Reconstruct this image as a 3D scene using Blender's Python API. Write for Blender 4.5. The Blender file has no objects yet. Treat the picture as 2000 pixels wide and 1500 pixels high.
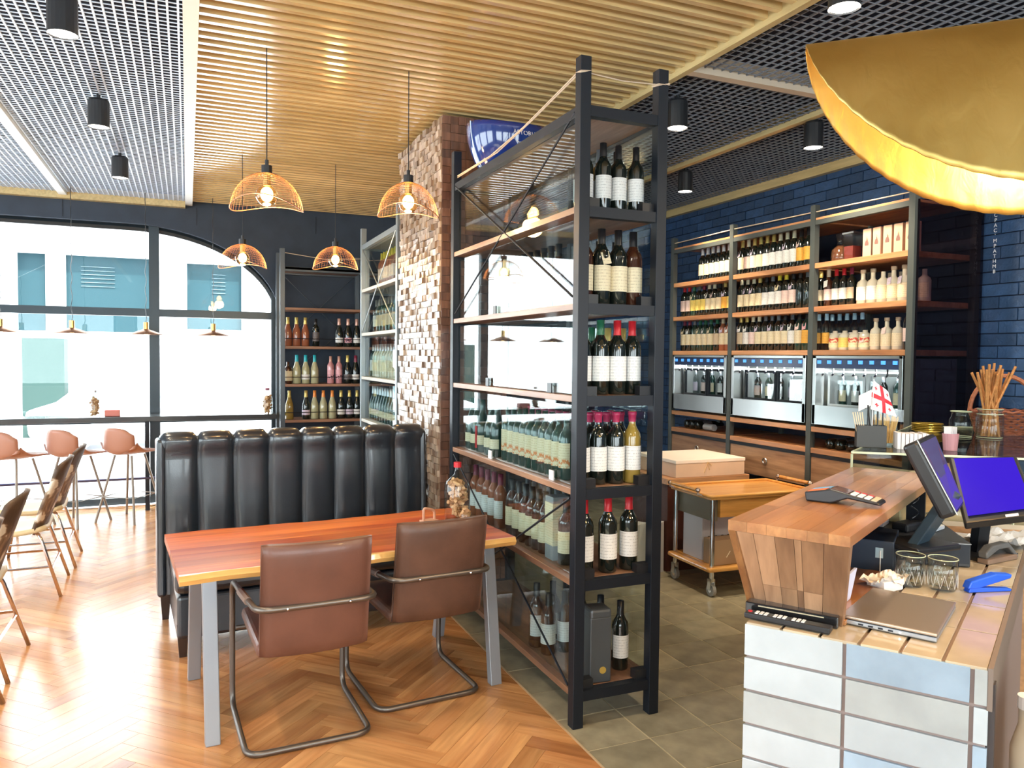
import bpy, math, random
from mathutils import Vector, Matrix
random.seed(7)
R = math.radians
sc = bpy.context.scene
COL = sc.collection

# ------------------------------------------------------------------ camera
yaw, pitch, roll, H = 0.399913, 0.035563, -0.009654, 1.6
f = Vector((math.sin(yaw)*math.cos(pitch), math.cos(yaw)*math.cos(pitch), -math.sin(pitch)))
r0 = Vector((math.cos(yaw), -math.sin(yaw), 0)); u0 = r0.cross(f)
rr = r0*math.cos(roll) - u0*math.sin(roll); uu = r0*math.sin(roll) + u0*math.cos(roll)
cam = bpy.data.cameras.new('camera'); cam.sensor_width = 36; cam.lens = 1500.893*36/2000
cam.clip_start = .02; cam.clip_end = 200
co = bpy.data.objects.new('camera', cam); COL.objects.link(co); sc.camera = co
co.matrix_world = Matrix(((rr.x, uu.x, -f.x, 0), (rr.y, uu.y, -f.y, 0), (rr.z, uu.z, -f.z, H), (0, 0, 0, 1)))

# ------------------------------------------------------------------ world, sun, exposure
w = bpy.data.worlds.new('daylight'); sc.world = w; w.use_nodes = True
bg = w.node_tree.nodes['Background']
bg.inputs[0].default_value = (.90, .96, 1, 1); bg.inputs[1].default_value = 7.0
sun = bpy.data.lights.new('sun', 'SUN'); sun.energy = 9; sun.angle = R(3); sun.color = (1, .96, .9)
so = bpy.data.objects.new('sun', sun); COL.objects.link(so); so.rotation_euler = (R(38), 0, R(12))
sc.view_settings.view_transform = 'Standard'; sc.view_settings.look = 'None'
sc.view_settings.exposure = 0.62; sc.view_settings.gamma = 1; sc.view_settings.use_curve_mapping = False
sc.cycles.max_bounces = 10; sc.cycles.diffuse_bounces = 5; sc.cycles.glossy_bounces = 4
sc.cycles.transparent_max_bounces = 24; sc.cycles.transmission_bounces = 6
sc.cycles.use_denoising = True; sc.cycles.caustics_reflective = False; sc.cycles.caustics_refractive = False
sc.cycles.sample_clamp_indirect = 12

def portal(loc, rot, sx, sy):
    l = bpy.data.lights.new('portal', 'AREA'); l.shape = 'RECTANGLE'; l.size = sx; l.size_y = sy
    l.cycles.is_portal = True
    o = bpy.data.objects.new('portal', l); COL.objects.link(o); o.location = loc; o.rotation_euler = rot
portal((-1.6, 8.8, 1.5), (R(-90), 0, 0), 5.0, 3.0)
portal((-4.9, 3.0, 1.6), (0, R(-90), 0), 2.7, 9.0)
portal((-.2, -2.9, 1.7), (R(90), 0, 0), 8.6, 2.2)

# ------------------------------------------------------------------ mesh helpers
class M:
    def __init__(s): s.v = []; s.f = []
    def add(s, vs, fs):
        n = len(s.v); s.v += [tuple(p) for p in vs]; s.f += [tuple(i+n for i in q) for q in fs]; return s
    def hexa(s, c):  # 4 bottom, 4 top corners
        return s.add(c, [(3, 2, 1, 0), (4, 5, 6, 7), (0, 1, 5, 4), (1, 2, 6, 5), (2, 3, 7, 6), (3, 0, 4, 7)])
    def box(s, x0, y0, z0, x1, y1, z1):
        return s.hexa([(x0, y0, z0), (x1, y0, z0), (x1, y1, z0), (x0, y1, z0), (x0, y0, z1), (x1, y0, z1), (x1, y1, z1), (x0, y1, z1)])
    def cb(s, x, y, z, a, b, c):  # centre + full sizes
        return s.box(x-a/2, y-b/2, z-c/2, x+a/2, y+b/2, z+c/2)
    def prism(s, p, z0, z1):
        n = len(p); vs = [(x, y, z0) for x, y in p] + [(x, y, z1) for x, y in p]
        return s.add(vs, [tuple(range(n))[::-1], tuple(range(n, 2*n))] + [(i, (i+1) % n, n+(i+1) % n, n+i) for i in range(n)])
    def ext(s, p, d):  # extrude 3d polygon by vector d
        n = len(p); p = [Vector(q) for q in p]; d = Vector(d)
        return s.add(p + [q+d for q in p], [tuple(range(n))[::-1], tuple(range(n, 2*n))] + [(i, (i+1) % n, n+(i+1) % n, n+i) for i in range(n)])
    def bar(s, a, b, wx, wz):  # rectangular bar a->b
        a = Vector(a); b = Vector(b); d = (b-a).normalized(); up = Vector((0, 0, 1)) if abs(d.z) < .9 else Vector((0, 1, 0))
        x = d.cross(up).normalized(); z = x.cross(d); q = []
        for c in (a, b): q += [c-x*wx/2-z*wz/2, c+x*wx/2-z*wz/2, c+x*wx/2+z*wz/2, c-x*wx/2+z*wz/2]
        return s.hexa(q)
    def tube(s, pts, r, n=8, closed=False):
        P = [Vector(p) for p in pts]; m = len(P); rings = []; prev = None
        for i in range(m):
            a = P[i-1] if (i > 0 or closed) else P[i]; b = P[(i+1) % m] if (i < m-1 or closed) else P[i]
            d = (b-a).normalized()
            if prev is None:
                up = Vector((0, 0, 1)) if abs(d.z) < .9 else Vector((1, 0, 0)); x = d.cross(up).normalized()
            else: x = (prev - d*prev.dot(d)).normalized()
            prev = x; y = d.cross(x); ra = r[i] if isinstance(r, (list, tuple)) else r
            rings.append([P[i] + (x*math.cos(2*math.pi*k/n) + y*math.sin(2*math.pi*k/n))*ra for k in range(n)])
        vs = [p for g in rings for p in g]; fs = []
        for i in range(m if closed else m-1):
            j = (i+1) % m
            for k in range(n): fs.append((i*n+k, i*n+(k+1) % n, j*n+(k+1) % n, j*n+k))
        if not closed: fs += [tuple(range(n))[::-1], tuple(range((m-1)*n, m*n))]
        return s.add(vs, fs)
    def lathe(s, prof, n=16, c=(0, 0, 0), a0=0, a1=360, sx=1, sy=1):
        full = abs(a1-a0) >= 360; cnt = n if full else n+1; vs = []; fs = []
        for (q, z) in prof:
            for k in range(cnt):
                a = R(a0+(a1-a0)*k/n); vs.append((c[0]+q*math.cos(a)*sx, c[1]+q*math.sin(a)*sy, c[2]+z))
        for i in range(len(prof)-1):
            for k in range(n):
                k2 = (k+1) % cnt; fs.append((i*cnt+k, i*cnt+k2, (i+1)*cnt+k2, (i+1)*cnt+k))
        return s.add(vs, fs)
    def cyl(s, c, q, h, n=16): return s.lathe([(0.0001, 0), (q, 0), (q, h), (0.0001, h)], n, c)
    def sph(s, c, q, n=16, m=10, sz=1):
        return s.lathe([(max(q*math.sin(math.pi*i/m), .0001), -q*sz*math.cos(math.pi*i/m)) for i in range(m+1)], n, c)
    def grid(s, fn, a, b, close=False):
        vs = [fn(i/a, j/b) for i in range(a+1) for j in range(b+1)]
        return s.add(vs, [(i*(b+1)+j, (i+1)*(b+1)+j, (i+1)*(b+1)+j+1, i*(b+1)+j+1) for i in range(a) for j in range(b)])
    def mesh(s, name, m, smooth=False):
        me = bpy.data.meshes.new(name); me.from_pydata(s.v, [], s.f)
        if m: me.materials.append(m)
        if smooth:
            me.shade_smooth()
        me.update(); return me

def fillet(pts, rad, n=5, closed=False):
    P = [Vector(p) for p in pts]; out = []; m = len(P)
    for i in range(m):
        if not closed and i in (0, m-1): out.append(P[i]); continue
        a = P[i-1]; b = P[i]; c = P[(i+1) % m]; da = (a-b); dc = (c-b); q = min(rad, da.length*.45, dc.length*.45)
        s = b+da.normalized()*q; e = b+dc.normalized()*q
        for k in range(n+1):
            t = k/n; out.append(s*(1-t)**2 + b*2*t*(1-t) + e*t*t)
    return out

def ob(name, m, mt=None, parent=None, loc=None, rot=None, smooth=False, bevel=0, seg=2, **kw):
    me = m.mesh(name, mt, smooth) if isinstance(m, M) else m
    o = bpy.data.objects.new(name, me); COL.objects.link(o)
    if parent: o.parent = parent
    if loc is not None: o.location = loc
    if rot is not None: o.rotation_euler = rot
    if bevel:
        b = o.modifiers.new('b', 'BEVEL'); b.width = bevel; b.segments = seg; b.limit_method = 'ANGLE'
    for k, v in kw.items(): o[k] = v
    return o
def tag(o, label, cat, group=None):
    o['label'] = label; o['category'] = cat
    if group: o['group'] = group
    return o
def thing(name, label, cat, loc=(0, 0, 0), rz=0, group=None):
    o = bpy.data.objects.new(name, None); COL.objects.link(o); o.location = loc; o.rotation_euler = (0, 0, rz)
    o.empty_display_size = .05
    return tag(o, label, cat, group)
def struct(name, m, mt, parent=None, **k):
    o = ob(name, m, mt, parent, **k)
    if not parent: o['kind'] = 'structure'
    return o
def text(name, s, size, mt, parent, loc, rot, spacing=1.0, ext=.0005):
    c = bpy.data.curves.new(name, 'FONT'); c.body = s; c.size = size; c.extrude = ext; c.align_x = 'CENTER'; c.align_y = 'CENTER'
    c.space_line = spacing; c.materials.append(mt)
    tmp = bpy.data.objects.new(name, c); COL.objects.link(tmp); bpy.context.view_layer.update()
    me = bpy.data.meshes.new_from_object(tmp.evaluated_get(bpy.context.evaluated_depsgraph_get())); bpy.data.objects.remove(tmp); bpy.data.curves.remove(c)
    me.materials.clear(); me.materials.append(mt)
    o = bpy.data.objects.new(name, me); COL.objects.link(o); o.parent = parent; o.location = loc; o.rotation_euler = rot
    return o

# ------------------------------------------------------------------ materials
def nt(name):
    m = bpy.data.materials.new(name); m.use_nodes = True; return m, m.node_tree, m.node_tree.nodes['Principled BSDF']
def setp(b, **k):
    for a, v in k.items(): b.inputs[a.replace('_', ' ')].default_value = v
def rnd(t):
    oi = t.nodes.new('ShaderNodeObjectInfo'); g = t.nodes.new('ShaderNodeNewGeometry')
    a = t.nodes.new('ShaderNodeMath'); a.operation = 'ADD'; t.links.new(oi.outputs['Random'], a.inputs[0]); t.links.new(g.outputs['Random Per Island'], a.inputs[1])
    fr = t.nodes.new('ShaderNodeMath'); fr.operation = 'FRACT'; t.links.new(a.outputs[0], fr.inputs[0]); return fr.outputs[0]
def ramp(t, fac, stops, const=False):
    r = t.nodes.new('ShaderNodeValToRGB'); e = r.color_ramp.elements
    if const: r.color_ramp.interpolation = 'CONSTANT'
    e[0].position, e[0].color = stops[0][0], (*stops[0][1], 1); e[1].position, e[1].color = stops[1][0], (*stops[1][1], 1)
    for p, c in stops[2:]: q = e.new(p); q.color = (*c, 1)
    t.links.new(fac, r.inputs[0]); return r.outputs[0]
def noise(t, scale, stretch=(1, 1, 1), detail=3, coord='Object', off=None, dist=0):
    tc = t.nodes.new('ShaderNodeTexCoord'); mp = t.nodes.new('ShaderNodeMapping'); mp.inputs['Scale'].default_value = stretch
    t.links.new(tc.outputs[coord], mp.inputs[0])
    if off is not None:
        sc_ = t.nodes.new('ShaderNodeVectorMath'); sc_.operation = 'SCALE'; cb = t.nodes.new('ShaderNodeCombineXYZ')
        for i in range(3): t.links.new(off, cb.inputs[i])
        t.links.new(cb.outputs[0], sc_.inputs[0]); sc_.inputs['Scale'].default_value = 37.0; t.links.new(sc_.outputs[0], mp.inputs['Location'])
    n = t.nodes.new('ShaderNodeTexNoise'); n.inputs['Scale'].default_value = scale; n.inputs['Detail'].default_value = detail; n.inputs['Distortion'].default_value = dist
    t.links.new(mp.outputs[0], n.inputs['Vector']); return n.outputs['Fac']
def mixc(t, fac, a, b, mode='MIX'):
    m = t.nodes.new('ShaderNodeMix'); m.data_type = 'RGBA'; m.blend_type = mode
    if isinstance(fac, float): m.inputs[0].default_value = fac
    else: t.links.new(fac, m.inputs[0])
    for v, i in ((a, 6), (b, 7)):
        if isinstance(v, tuple): m.inputs[i].default_value = (*v, 1)
        else: t.links.new(v, m.inputs[i])
    return m.outputs[2]
def bump(t, b, h, s, d=.01):
    n = t.nodes.new('ShaderNodeBump'); n.inputs['Strength'].default_value = s; n.inputs['Distance'].default_value = d
    t.links.new(h, n.inputs['Height']); t.links.new(n.outputs[0], b.inputs['Normal'])
MC = {}
def mat(name, c, rough=.5, metal=0, coat=0, var=0, nz=None, bp=None, em=0, emc=None, spec=None):
    if name in MC: return MC[name]
    m, t, b = nt(name); setp(b, Base_Color=(*c, 1), Roughness=rough, Metallic=metal, Coat_Weight=coat); b.inputs['Coat Roughness'].default_value = .08
    if spec is not None: setp(b, Specular_IOR_Level=spec)
    src = None
    if var:
        src = ramp(t, rnd(t), [(0, tuple(x*(1-var) for x in c)), (1, tuple(min(1, x*(1+var)) for x in c))])
    if nz:
        n = noise(t, nz[0], detail=4); d = ramp(t, n, [(.3, (1-nz[1],)*3), (.7, (1, 1, 1))])
        src = mixc(t, 1.0, src if src else c, d, 'MULTIPLY')
    if src: t.links.new(src, b.inputs['Base Color'])
    if bp: bump(t, b, noise(t, bp[0], detail=3), bp[1])
    if em: b.inputs['Emission Color'].default_value = (*(emc or c), 1); b.inputs['Emission Strength'].default_value = em
    MC[name] = m; return m
def wood(name, c1, c2, rough=.4, coat=.2, axis=0, var=.35, scale=14, bp=.05):
    if name in MC: return MC[name]
    m, t, b = nt(name); st = [1, 1, 1]; st[axis] = .09; rn = rnd(t)
    n = noise(t, scale, tuple(st), 5, off=rn, dist=.6); n2 = noise(t, scale*5, tuple(st), 3, off=rn)
    col = ramp(t, n, [(.32, c1), (.68, c2)])
    fine = ramp(t, n2, [(.35, (.72, .70, .68)), (.6, (1, 1, 1))]); col = mixc(t, .6, col, fine, 'MULTIPLY')
    tone = ramp(t, rn, [(0, (1-var, 1-var*1.1, 1-var*1.2)), (.5, (1-var*.3, 1-var*.3, 1-var*.35)), (1, (1, 1, 1))])
    col = mixc(t, 1.0, col, tone, 'MULTIPLY'); t.links.new(col, b.inputs['Base Color'])
    setp(b, Roughness=rough, Coat_Weight=coat); b.inputs['Coat Roughness'].default_value = .12
    if bp: bump(t, b, n2, bp, .004)
    MC[name] = m; return m
def glass_thin(name, tint=(.93, .98, .97), ior=1.45, rough=.0, k=1.0):
    if name in MC: return MC[name]
    m = bpy.data.materials.new(name); m.use_nodes = True; t = m.node_tree; t.nodes.clear()
    o = t.nodes.new('ShaderNodeOutputMaterial'); tr = t.nodes.new('ShaderNodeBsdfTransparent'); tr.inputs[0].default_value = (*tint, 1)
    gl = t.nodes.new('ShaderNodeBsdfGlossy'); gl.inputs['Roughness'].default_value = rough
    fr = t.nodes.new('ShaderNodeFresnel'); fr.inputs[0].default_value = ior; mx = t.nodes.new('ShaderNodeMixShader')
    ml = t.nodes.new('ShaderNodeMath'); ml.operation = 'MULTIPLY'; ml.use_clamp = True; ml.inputs[1].default_value = k
    ge = t.nodes.new('ShaderNodeNewGeometry'); mr = t.nodes.new('ShaderNodeMapRange'); mr.inputs[3].default_value = ior; mr.inputs[4].default_value = 1/ior
    t.links.new(ge.outputs['Backfacing'], mr.inputs[0]); t.links.new(mr.outputs[0], fr.inputs[0])
    t.links.new(fr.outputs[0], ml.inputs[0]); t.links.new(ml.outputs[0], mx.inputs[0])
    t.links.new(tr.outputs[0], mx.inputs[1]); t.links.new(gl.outputs[0], mx.inputs[2]); t.links.new(mx.outputs[0], o.inputs[0])
    MC[name] = m; return m
def label_mat(name, base, accent, z0, z1, blot=None):
    """printed paper label: thin rows of accent lettering, optional picture band"""
    if name in MC: return MC[name]
    m, t, b = nt(name); setp(b, Roughness=.55)
    tc = t.nodes.new('ShaderNodeTexCoord'); sp = t.nodes.new('ShaderNodeSeparateXYZ'); t.links.new(tc.outputs['Object'], sp.inputs[0])
    wv = t.nodes.new('ShaderNodeMath'); wv.operation = 'MULTIPLY'; wv.inputs[1].default_value = 520; t.links.new(sp.outputs[2], wv.inputs[0])
    sn = t.nodes.new('ShaderNodeMath'); sn.operation = 'SINE'; t.links.new(wv.outputs[0], sn.inputs[0])
    n = noise(t, 220, (1, 1, .5), 1)
    mu = t.nodes.new('ShaderNodeMath'); mu.operation = 'MULTIPLY'; t.links.new(sn.outputs[0], mu.inputs[0]); t.links.new(n, mu.inputs[1])
    ln = ramp(t, mu.outputs[0], [(.40, (0, 0, 0)), (.46, (1, 1, 1))])
    col = mixc(t, ln, base, tuple(x*.55+y*.45 for x, y in zip(base, accent)))
    if blot:
        n3 = noise(t, 55, (1, 1, 1), 2); zb = t.nodes.new('ShaderNodeMapRange'); zb.inputs[1].default_value = z0; zb.inputs[2].default_value = z1
        t.links.new(sp.outputs[2], zb.inputs[0]); band = ramp(t, zb.outputs[0], [(0, (0, 0, 0)), (.08, (1, 1, 1)), (.42, (1, 1, 1)), (.5, (0, 0, 0))])
        nb = ramp(t, n3, [(.47, (0, 0, 0)), (.53, (1, 1, 1))]); mk = mixc(t, 1.0, band, nb, 'MULTIPLY')
        col = mixc(t, mk, col, blot)
    t.links.new(col, b.inputs['Base Color']); MC[name] = m; return m

BLK = mat('black_steel', (.010, .014, .022), .45, .3)
GRYSTEEL = mat('grey_rack_steel', (.12, .135, .145), .45, .4)
SHELFW = wood('shelf_wood', (.42, .19, .085), (.66, .34, .16), .4, .15, 1, .3)
SHELFWX = wood('shelf_wood_x', (.40, .18, .08), (.62, .32, .15), .4, .15, 0, .3)
BACKW = wood('back_shelf_wood', (.20, .10, .06), (.38, .20, .12), .5, .1, 0, .3)
GLASS = glass_thin('rack_glass', (.90, .96, .96), 1.5, k=1.0)
WGLASS = glass_thin('window_glass', (.96, .99, .99), 1.45, k=.7)
CGLASS = glass_thin('clear_glass', (.93, .95, .94), 1.45, k=1.3)
STEEL = mat('brushed_steel', (.62, .63, .62), .28, 1)
CHROME = mat('chrome', (.75, .75, .78), .12, 1)
DKWALL = mat('dark_plaster', (.035, .050, .075), .75, nz=(6, .2))
TWINE = mat('twine', (.62, .50, .38), .9)
WHITEP = mat('white_paper', (.82, .82, .84), .6)
BLKPL = mat('black_plastic', (.015, .016, .019), .35)
WARM = (1, .62, .25)

# ------------------------------------------------------------------ room shell
fl = struct('floor', M().box(-5.0, -3, -.06, 4.9, 8.95, -.014), mat('grout', (.62, .54, .38), .8))
# herringbone boards
HB = wood('herringbone_oak', (.56, .235, .085), (.80, .42, .17), .22, .12, 0, .36, 10, .015)
L_, W_ = .54, .09
def clipx(p, xm, keep_less):
    out = []
    for i in range(len(p)):
        a, b = p[i], p[(i+1) % len(p)]; ia = (a[0] <= xm) == keep_less; ib = (b[0] <= xm) == keep_less
        if ia: out.append(a)
        if ia != ib:
            t = (xm-a[0])/(b[0]-a[0]); out.append((xm, a[1]+(b[1]-a[1])*t))
    return out
cands = []
c45 = math.cos(R(45))
for k in range(-160, 160):
    for j in range(-12, 12):
        for h in (0, 1):
            u_, v_ = k*W_+j*L_, k*W_-j*L_
            if h == 0: q = (u_, v_, u_+L_, v_+W_)
            else: q = (u_+L_, v_+W_-L_, u_+L_+W_, v_+W_)
            g = .0007
            pts = [(q[0]+g, q[1]+g), (q[2]-g, q[1]+g), (q[2]-g, q[3]-g), (q[0]+g, q[3]-g)]
            pts = [((a-b)*c45+.19, (a+b)*c45+.1) for a, b in pts]
            cx = sum(p[0] for p in pts)/4; cy = sum(p[1] for p in pts)/4
            if cx < -5.2 or cx > 1.9 or cy < -.5 or cy > 9.2: continue
            p2 = clipx(pts, 1.483, True)
            if len(p2) > 2: p2 = clipx(p2, -4.95, False)
            if len(p2) < 3: continue
            p2 = [(a, min(b, 8.93)) for a, b in p2]
            dcam = cx*f.x+cy*f.y; lat = cx*rr.x+cy*rr.y
            vis = dcam > 2.4 and abs(lat/dcam) < .74
            cands.append((0 if vis else 1, dcam, h, p2, (cx, cy)))
cands.sort(key=lambda a: (a[0], a[1]))
def plank_mesh(p2, cx, cy, ang):
    ca, sa = math.cos(-ang), math.sin(-ang)
    loc = [((x-cx)*ca-(y-cy)*sa, (x-cx)*sa+(y-cy)*ca) for x, y in p2]
    return M().prism(loc, -.014, 0)
rest = M(); full = {}
for i, (v_, d_, h, p2, (cx, cy)) in enumerate(cands):
    ang = R(45) if h == 0 else R(-45)
    if i < 300:
        isf = len(p2) == 4 and max(a for a, b in p2) < 1.48 and max(b for a, b in p2) < 8.9
        if isf:
            if h not in full: full[h] = plank_mesh(p2, cx, cy, ang).mesh('plank', HB)
            ob('plank', full[h], None, fl, (cx, cy, 0), (0, 0, ang))
        else: ob('plank', plank_mesh(p2, cx, cy, ang), HB, fl, (cx, cy, 0), (0, 0, ang))
    else:
        ca, sa = math.cos(-R(45)), math.sin(-R(45))
        rest.prism([(x*ca-y*sa, x*sa+y*ca) for x, y in p2], -.014, 0)
ob('far_planks', rest, HB, fl, rot=(0, 0, R(45)), kind='stuff')
# brass-coloured transition strip and grey tiles
ob('edge_strip', M().box(1.483, -3, -.014, 1.493, 4.83, .001), mat('strip_wood', (.55, .40, .24), .4), fl)
TILE = mat('slate_tile', (.40, .355, .24), .38, var=.22, nz=(9, .4), coat=.1)
ob('tile_grout', M().box(1.493, -3, -.0138, 4.87, 8.93, -.0022), mat('tile_grout', (.62, .54, .36), .8), fl)
tm = M().box(-.1465, -.138, -.014, .1465, .138, 0).mesh('tile', TILE)
trest = M(); tc_ = []
for i in range(12):
    for j in range(-21, 22):
        x = 1.633+i*.3; y = 2.842+j*.283; d = x*f.x+y*f.y; vis = d > 1.5 and y > .6
        tc_.append((0 if vis and i < 11 else 1, d, x, y))
tc_.sort()
for n_, (a, d, x, y) in enumerate(tc_):
    if y+.14 > 8.93 or x+.15 > 4.9: continue
    if n_ < 220: ob('tile', tm, None, fl, (x+.003, y, random.uniform(-.0008, .0008)), None)
    else: trest.box(x-.147, y-.139, -.014, x+.147, y+.139, 0)
ob('far_tiles', trest, TILE, fl, kind='stuff')

# window wall (Y = 8.95) with arched opening
yw0, yw1 = 8.95, 9.25
arch = []
cxa, cza, ra, rb = -.55, 2.02, 1.5, .93
for i in range(17):
    a = R(90-90*i/16); arch.append((cxa+ra*math.cos(a), cza+rb*math.sin(a)))
poly = M()
arcL = [(-3.9, 0)] + [(-2.9-ra*.667*math.cos(R(90*i/8)), cza+rb*math.sin(R(90*i/8))) for i in range(9)]
hole = [( -3.9, 0.0)] + arcL[1:] + arch + [(.95, 0)]
def wall_strip(m, pts, y0, y1, ztop):
    for (xa, za), (xb, zb) in zip(pts[:-1], pts[1:]):
        if abs(xa-xb) < 1e-6: continue
        m.hexa([(xa, y0, za), (xb, y0, zb), (xb, y1, zb), (xa, y1, za), (xa, y0, ztop), (xb, y0, ztop), (xb, y1, ztop), (xa, y1, ztop)])
hm = sorted(set(hole[1:-1]))
wall_strip(poly, hm, yw0, yw1, 3.9)
poly.box(-5.1, yw0, -.1, -3.9, yw1, 3.9); poly.box(.95, yw0, -.1, 5.1, yw1, 3.9)
wb = struct('wall_back', poly, DKWALL)
for x in (-1.15, .1, 1.35): ob('panel_seam', M().box(x-.003, 8.946, 2.97, x+.003, 8.951, 3.16), BLK, wb)
FR = mat('window_frame_steel', (.035, .048, .058), .35, .4)
w1 = struct('window_1', M().box(-3.9, 9.02, 0, .95, 9.1, .07), FR)
ob('window_frame', M().tube([(x, 9.06, z-.03) for x, z in arch], .038, 6), FR, w1)
ob('window_frame', M().tube([(x, 9.06, z-.03) for x, z in hm if x < -.5], .038, 6), FR, w1)
ob('mullion', M().box(-.37, 9.01, .05, -.27, 9.11, 2.97), FR, w1)
ob('mullion', M().box(-2.15, 9.01, .05, -2.05, 9.11, 2.97), FR, w1)
ob('jamb', M().box(.87, 9.01, 0, .95, 9.11, 2.3), FR, w1)
ob('jamb', M().box(-3.9, 9.01, 0, -3.82, 9.11, 2.1), FR, w1)
ob('transom', M().box(-3.88, 9.02, 1.99, .9, 9.1, 2.07), FR, w1)
ob('transom', M().box(-3.88, 9.02, .86, .9, 9.1, .92), FR, w1)
for x0, x1 in ((-3.88, -2.1), (-2.1, -.32), (-.32, .92)):
    for z0, z1 in ((.06, .89), (.89, 2.03)): ob('pane', M().box(x0, 9.055, z0, x1, 9.06, z1), WGLASS, w1)
for a, b in ((-3.88, -2.1), (-2.1, -.32), (-.32, .92)):
    top = [(x, z-.01) for x, z in hm if a <= x <= b]
    pl = [(a, 2.03), (b, 2.03)] + [(x, z) for x, z in top[::-1]]
    ob('pane', M().ext([(x, 9.055, z) for x, z in pl], (0, .005, 0)), WGLASS, w1)

# right brick wall (X = 4.88)
wr = struct('wall_right', M().box(4.892, -3.2, -.1, 5.1, 8.95, 3.9), mat('brick_joint', (.008, .015, .04), .7))
BRK = mat('navy_brick', (.028, .072, .175), .5, var=.25, nz=(14, .3), bp=(60, .4))
bm_ = M().box(-.012, -.1215, -.0365, .012, .1215, .0365).mesh('brick', BRK)
bk = []
for r_ in range(45):
    z = -.0+.04+r_*.081
    if z > 3.2: break
    for k in range(-12, 36):
        y = .02+k*.25+(r_ % 2)*.125
        if y > 8.8 or y < -2.8: continue
        see = (z > 2.62 and 3.3 < y < 7.8) or (y < 3.6 and y > 2.1 and z > 1.0)
        bk.append((0 if see else 1, y, z))
bk.sort(); bres = M()
for i, (a, y, z) in enumerate(bk):
    if i < 300 and a == 0: ob('brick', bm_, None, wr, (4.887+random.uniform(-.002, .002), y, z))
    else: bres.box(4.875, y-.1215, z-.0365, 4.899, y+.1215, z+.0365)
ob('far_bricks', bres, BRK, wr, kind='stuff')
text('chalk_lettering', '\n'.join('CPAC\u2019MPATHMB'), .034, mat('chalk_white', (.75, .78, .85), .8), wr, (4.868, 3.43, 2.37), (R(90), 0, R(-90)), .98)

# walls behind and beside the camera
wfm = M().box(-5.2, -3.2, -.1, 5.1, -3, .8).box(-5.2, -3.2, 2.7, 5.1, -3, 3.9)
for xa, xb_ in ((-5.2, -4.4), (-1.6, -1.2), (1.4, 1.8), (4.3, 5.1)): wfm.box(xa, -3.2, .8, xb_, -3, 2.7)
struct('wall_front', wfm, mat('pale_plaster', (.55, .55, .55), .8))
for i, (xa, xb_) in enumerate(((-4.4, -1.6), (-1.2, 1.4), (1.8, 4.3))):
    w3 = struct('window_%d' % (i+5), M().box(xa, -3.13, .8, xb_, -3.07, .86).box(xa, -3.13, 2.64, xb_, -3.07, 2.7).box(xa, -3.13, .86, xa+.06, -3.07, 2.64).box(xb_-.06, -3.13, .86, xb_, -3.07, 2.64), mat('window_frame_steel', (.035, .048, .058), .35, .4))
    ob('pane', M().box(xa+.05, -3.102, .85, xb_-.05, -3.098, 2.65), WGLASS, w3)
wl = M(); wl.box(-5.2, -3.1, -.1, -5.0, 8.95, .7); wl.box(-5.2, -3.1, 2.9, -5.0, 8.95, 3.9)
for y0, y1 in ((-3.1, -1.4), (1.4, 1.8), (4.6, 5.0), (7.8, 8.95)): wl.box(-5.2, y0, .7, -5.0, y1, 2.9)
struct('wall_left', wl, mat('pale_plaster', (.55, .55, .55), .8))
for i, (y0, y1) in enumerate(((-1.4, 1.4), (1.8, 4.6), (5.0, 7.8))):
    w2 = struct('window_%d' % (i+2), M().box(-5.13, y0, .7, -5.07, y0+.06, 2.9).box(-5.13, y1-.06, .7, -5.07, y1, 2.9).box(-5.13, y0, .7, -5.07, y1, .76).box(-5.13, y0, 2.84, -5.07, y1, 2.9), FR)
    ob('pane', M().box(-5.102, y0+.05, .75, -5.098, y1-.05, 2.85), WGLASS, w2)

# ceiling: dark plenum, slat panel, open grids, beams
ce = struct('ceiling', M().box(-5.2, -3.2, 3.75, 5.1, 9.25, 3.9), mat('plenum_navy', (.012, .016, .035), .9))
GRL = mat('grid_lit', (.60, .68, .80), .3); GRR = mat('grid_shaded', (.20, .21, .24), .4)  # one kind of grid; window light and shade put into two colours
def grid(x0, x1, y0, y1, m, wd, p=.046):
    g = M(); x = x0
    while x <= x1: g.box(x-wd/2, y0, 3.2, x+wd/2, y1, 3.210); x += p
    y = y0
    while y <= y1: g.box(x0, y-wd*.3, 3.2005, x1, y+wd*.3, 3.2045); y += p
    ob('open_cell_grid', g, m, ce, kind='stuff')
grid(-5, -.01, .5, 8.9, GRL, .010)
grid(2.58, 4.86, .5, 8.9, GRR, .007, .057)
# above the slats: pale panel
SLAT = wood('slat_wood', (.66, .46, .20), (.82, .61, .31), .16, 1.0, 0, .1, 8, 0)
sm_ = M().box(-1.235, -.016, 0, 1.235, .016, .085).mesh('slat', SLAT)
sp_ = struct('ceiling_slat_panel', M().box(.05, -1, 3.34, 2.53, 8.9, 3.36), mat('panel_back_tan', (.40, .26, .11), .7), None)
for i in range(105): ob('slat', sm_, None, sp_, (1.295, -.9+i*.0935, 3.2))
TRW = mat('trim_pale', (.80, .78, .72), .45); TRY = wood('trim_yellow', (.56, .42, .19), (.68, .53, .26), .45, .1, 1, .05, 8, 0)
ob('edge_trim', M().box(-.012, -1, 3.17, .058, 8.92, 3.33), TRW, sp_)
ob('edge_trim', M().box(2.52, -1, 3.17, 2.56, 8.92, 3.33), TRY, sp_)
struct('trim_1', M().box(-1.17, -1, 3.17, -1.10, 8.92, 3.26), TRW)
struct('trim_2', M().box(-5, 8.86, 3.14, -.012, 8.95, 3.26), TRY)
struct('trim_3', M().box(3.74, -1, 3.17, 3.79, 8.92, 3.27), TRY)
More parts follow.
